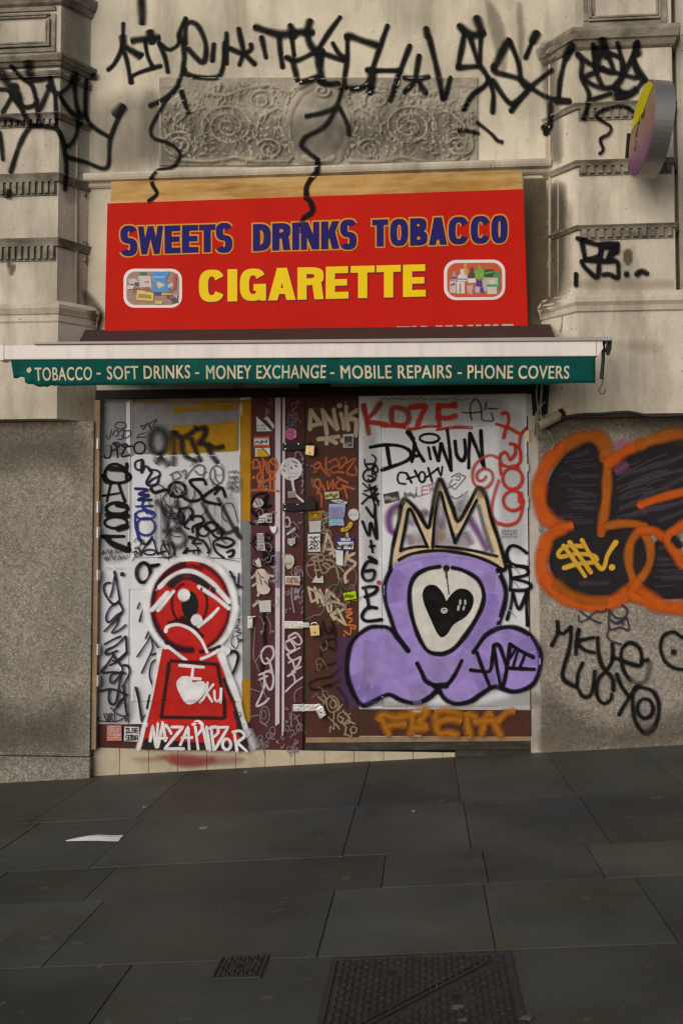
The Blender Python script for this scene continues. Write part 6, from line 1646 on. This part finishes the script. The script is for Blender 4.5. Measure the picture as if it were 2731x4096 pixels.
def litter(f, x, y, sx, sy, lab, k):
    c = PG(f, x, y)
    r = random.Random(k)
    mb = MB()
    n = 7
    top = [c + Vector((sx * r.uniform(.7, 1.1) * math.cos(6.283 * i / n), sy * r.uniform(.7, 1.1) * math.sin(6.283 * i / n), 0)) for i in range(n)]
    top = [Vector((p.x, p.y, gz(p.x) + .006 + r.uniform(0, .004))) for p in top]
    mb.prism(top, [Vector((p.x, p.y, gz(p.x) + .001)) for p in top])
    tagp(mb.build('litter_scrap', surf('dull_crumb', (.16, .14, .11) if k < 4 else (.09, .08, .065), .8), None), lab, 'litter', 'specks of litter on the paving')
for k, (f, x, y, sx, sy, lab) in enumerate([
    ('L1', 650, 370, .016, .012, 'tiny pale crumb on the paving below the keyhole figure'),
    ('L1', 915, 465, .028, .012, 'thin tan litter fragment on the paving, further down than the crumb by the step'),
    ('L1', 1100, 215, .016, .012, 'tiny pale crumb close to the tiled step'),
    ('L2', 465, 356, .014, .012, 'small pale crumb on the paving straight below the purple figure'),
    ('L2', 650, 1165, .022, .014, 'flattened pale lump lying on the big iron cover'),
    ('L2', 925, 1208, .02, .015, 'pale lump at the right edge of the big iron cover'),
    ('L2', 665, 1218, .016, .012, 'small pale crumb near the bottom edge of the big iron cover')]):
    litter(f, x, y, sx, sy, lab, k)

def cover(name, x0, x1, y0, y1, nx, ny, label, diag, holes, rimw=.022):
    c = Vector(((x0 + x1) / 2, (y0 + y1) / 2, gz((x0 + x1) / 2)))
    root = thing(name, c, label, 'manhole cover')
    S = lambda x, y, h: Vector((x, y, gz(x) + h))
    def slab(m, a, b, c_, d_, h0, h1, mi=0):
        m.prism([S(a, c_, h1), S(b, c_, h1), S(b, d_, h1), S(a, d_, h1)], [S(a, c_, h0), S(b, c_, h0), S(b, d_, h0), S(a, d_, h0)], mi)
    m = MB()
    for a, b, p, q_ in ((x0, x1, y0, y0 + rimw), (x0, x1, y1 - rimw, y1), (x0, x0 + rimw, y0 + rimw, y1 - rimw), (x1 - rimw, x1, y0 + rimw, y1 - rimw)):
        slab(m, a, b, p, q_, -.02, .0055)
    m.build('cover_frame', M['cast'], root, .002)
    g = .006
    X0, X1, Y0, Y1 = x0 + rimw + g, x1 - rimw - g, y0 + rimw + g, y1 - rimw - g
    m = MB(); slab(m, x0 + .004, x1 - .004, y0 + .004, y1 - .004, -.02, .0015); slab(m, X0, X1, Y0, Y1, .0, .0035)
    dx, dy = (X1 - X0) / nx, (Y1 - Y0) / ny
    for i in range(nx):
        for j in range(ny):
            cx, cy = X0 + dx * (i + .5), Y0 + dy * (j + .5)
            t = ((cx - X0) / (X1 - X0)) - ((cy - Y0) / (Y1 - Y0))
            if diag and abs(t - .05) < .06: continue
            if any(math.hypot(cx - hx, cy - hy) < .035 for hx, hy in holes): continue
            if (i + j) % 2: slab(m, cx - dx * .36, cx + dx * .36, cy - dy * .16, cy + dy * .16, .003, .0085)
            else: slab(m, cx - dx * .16, cx + dx * .16, cy - dy * .36, cy + dy * .36, .003, .0085)
    if diag:
        for k in (-.018, .018):
            A, B = S(X0 + .02, Y0 + .0 + k, .008), S(X1 - .04, Y1 - .03 + k, .008)
            w = Vector((0, .005, 0))
            m.prism([A - w, B - w, B + w, A + w], [p - Vector((0, 0, .005)) for p in (A - w, B - w, B + w, A + w)])
    m.build('cover_plate', M['cast'], root)
    for hx, hy in holes:
        m = MB(); m.disc(S(hx, hy, .004), .016, (0, 0, 1), .0012, 0, 10)
        m.build('keyhole', M['black'], root)
p0, p1 = PG('L2', 135, 958), PG('L2', 848, 930)
pb = PG('L2', 500, 1225)
yb = p0.y - .62
cover('manhole_cover', p0.x - .005, p1.x + .01, yb, (p0.y + p1.y) / 2, 26, 22, 'big rectangular cast iron cover with raised tread at the bottom of the picture', True, [(PG('L2', 375, 1022).x, PG('L2', 375, 1022).y), (PG('L2', 640, 1120).x, PG('L2', 640, 1120).y)])
a, b, c_, d_ = PG('L1', 990, 1040), PG('L1', 1205, 1032), PG('L1', 1170, 1136), PG('L1', 945, 1140)
cover('manhole_cover', (a.x + d_.x) / 2, (b.x + c_.x) / 2, (c_.y + d_.y) / 2, (a.y + b.y) / 2, 9, 6, 'small square iron stopcock cover left of the big cover', False, [((a.x + b.x) / 2 * .5 + (c_.x + d_.x) / 2 * .5, (a.y + c_.y) / 2)], .01)
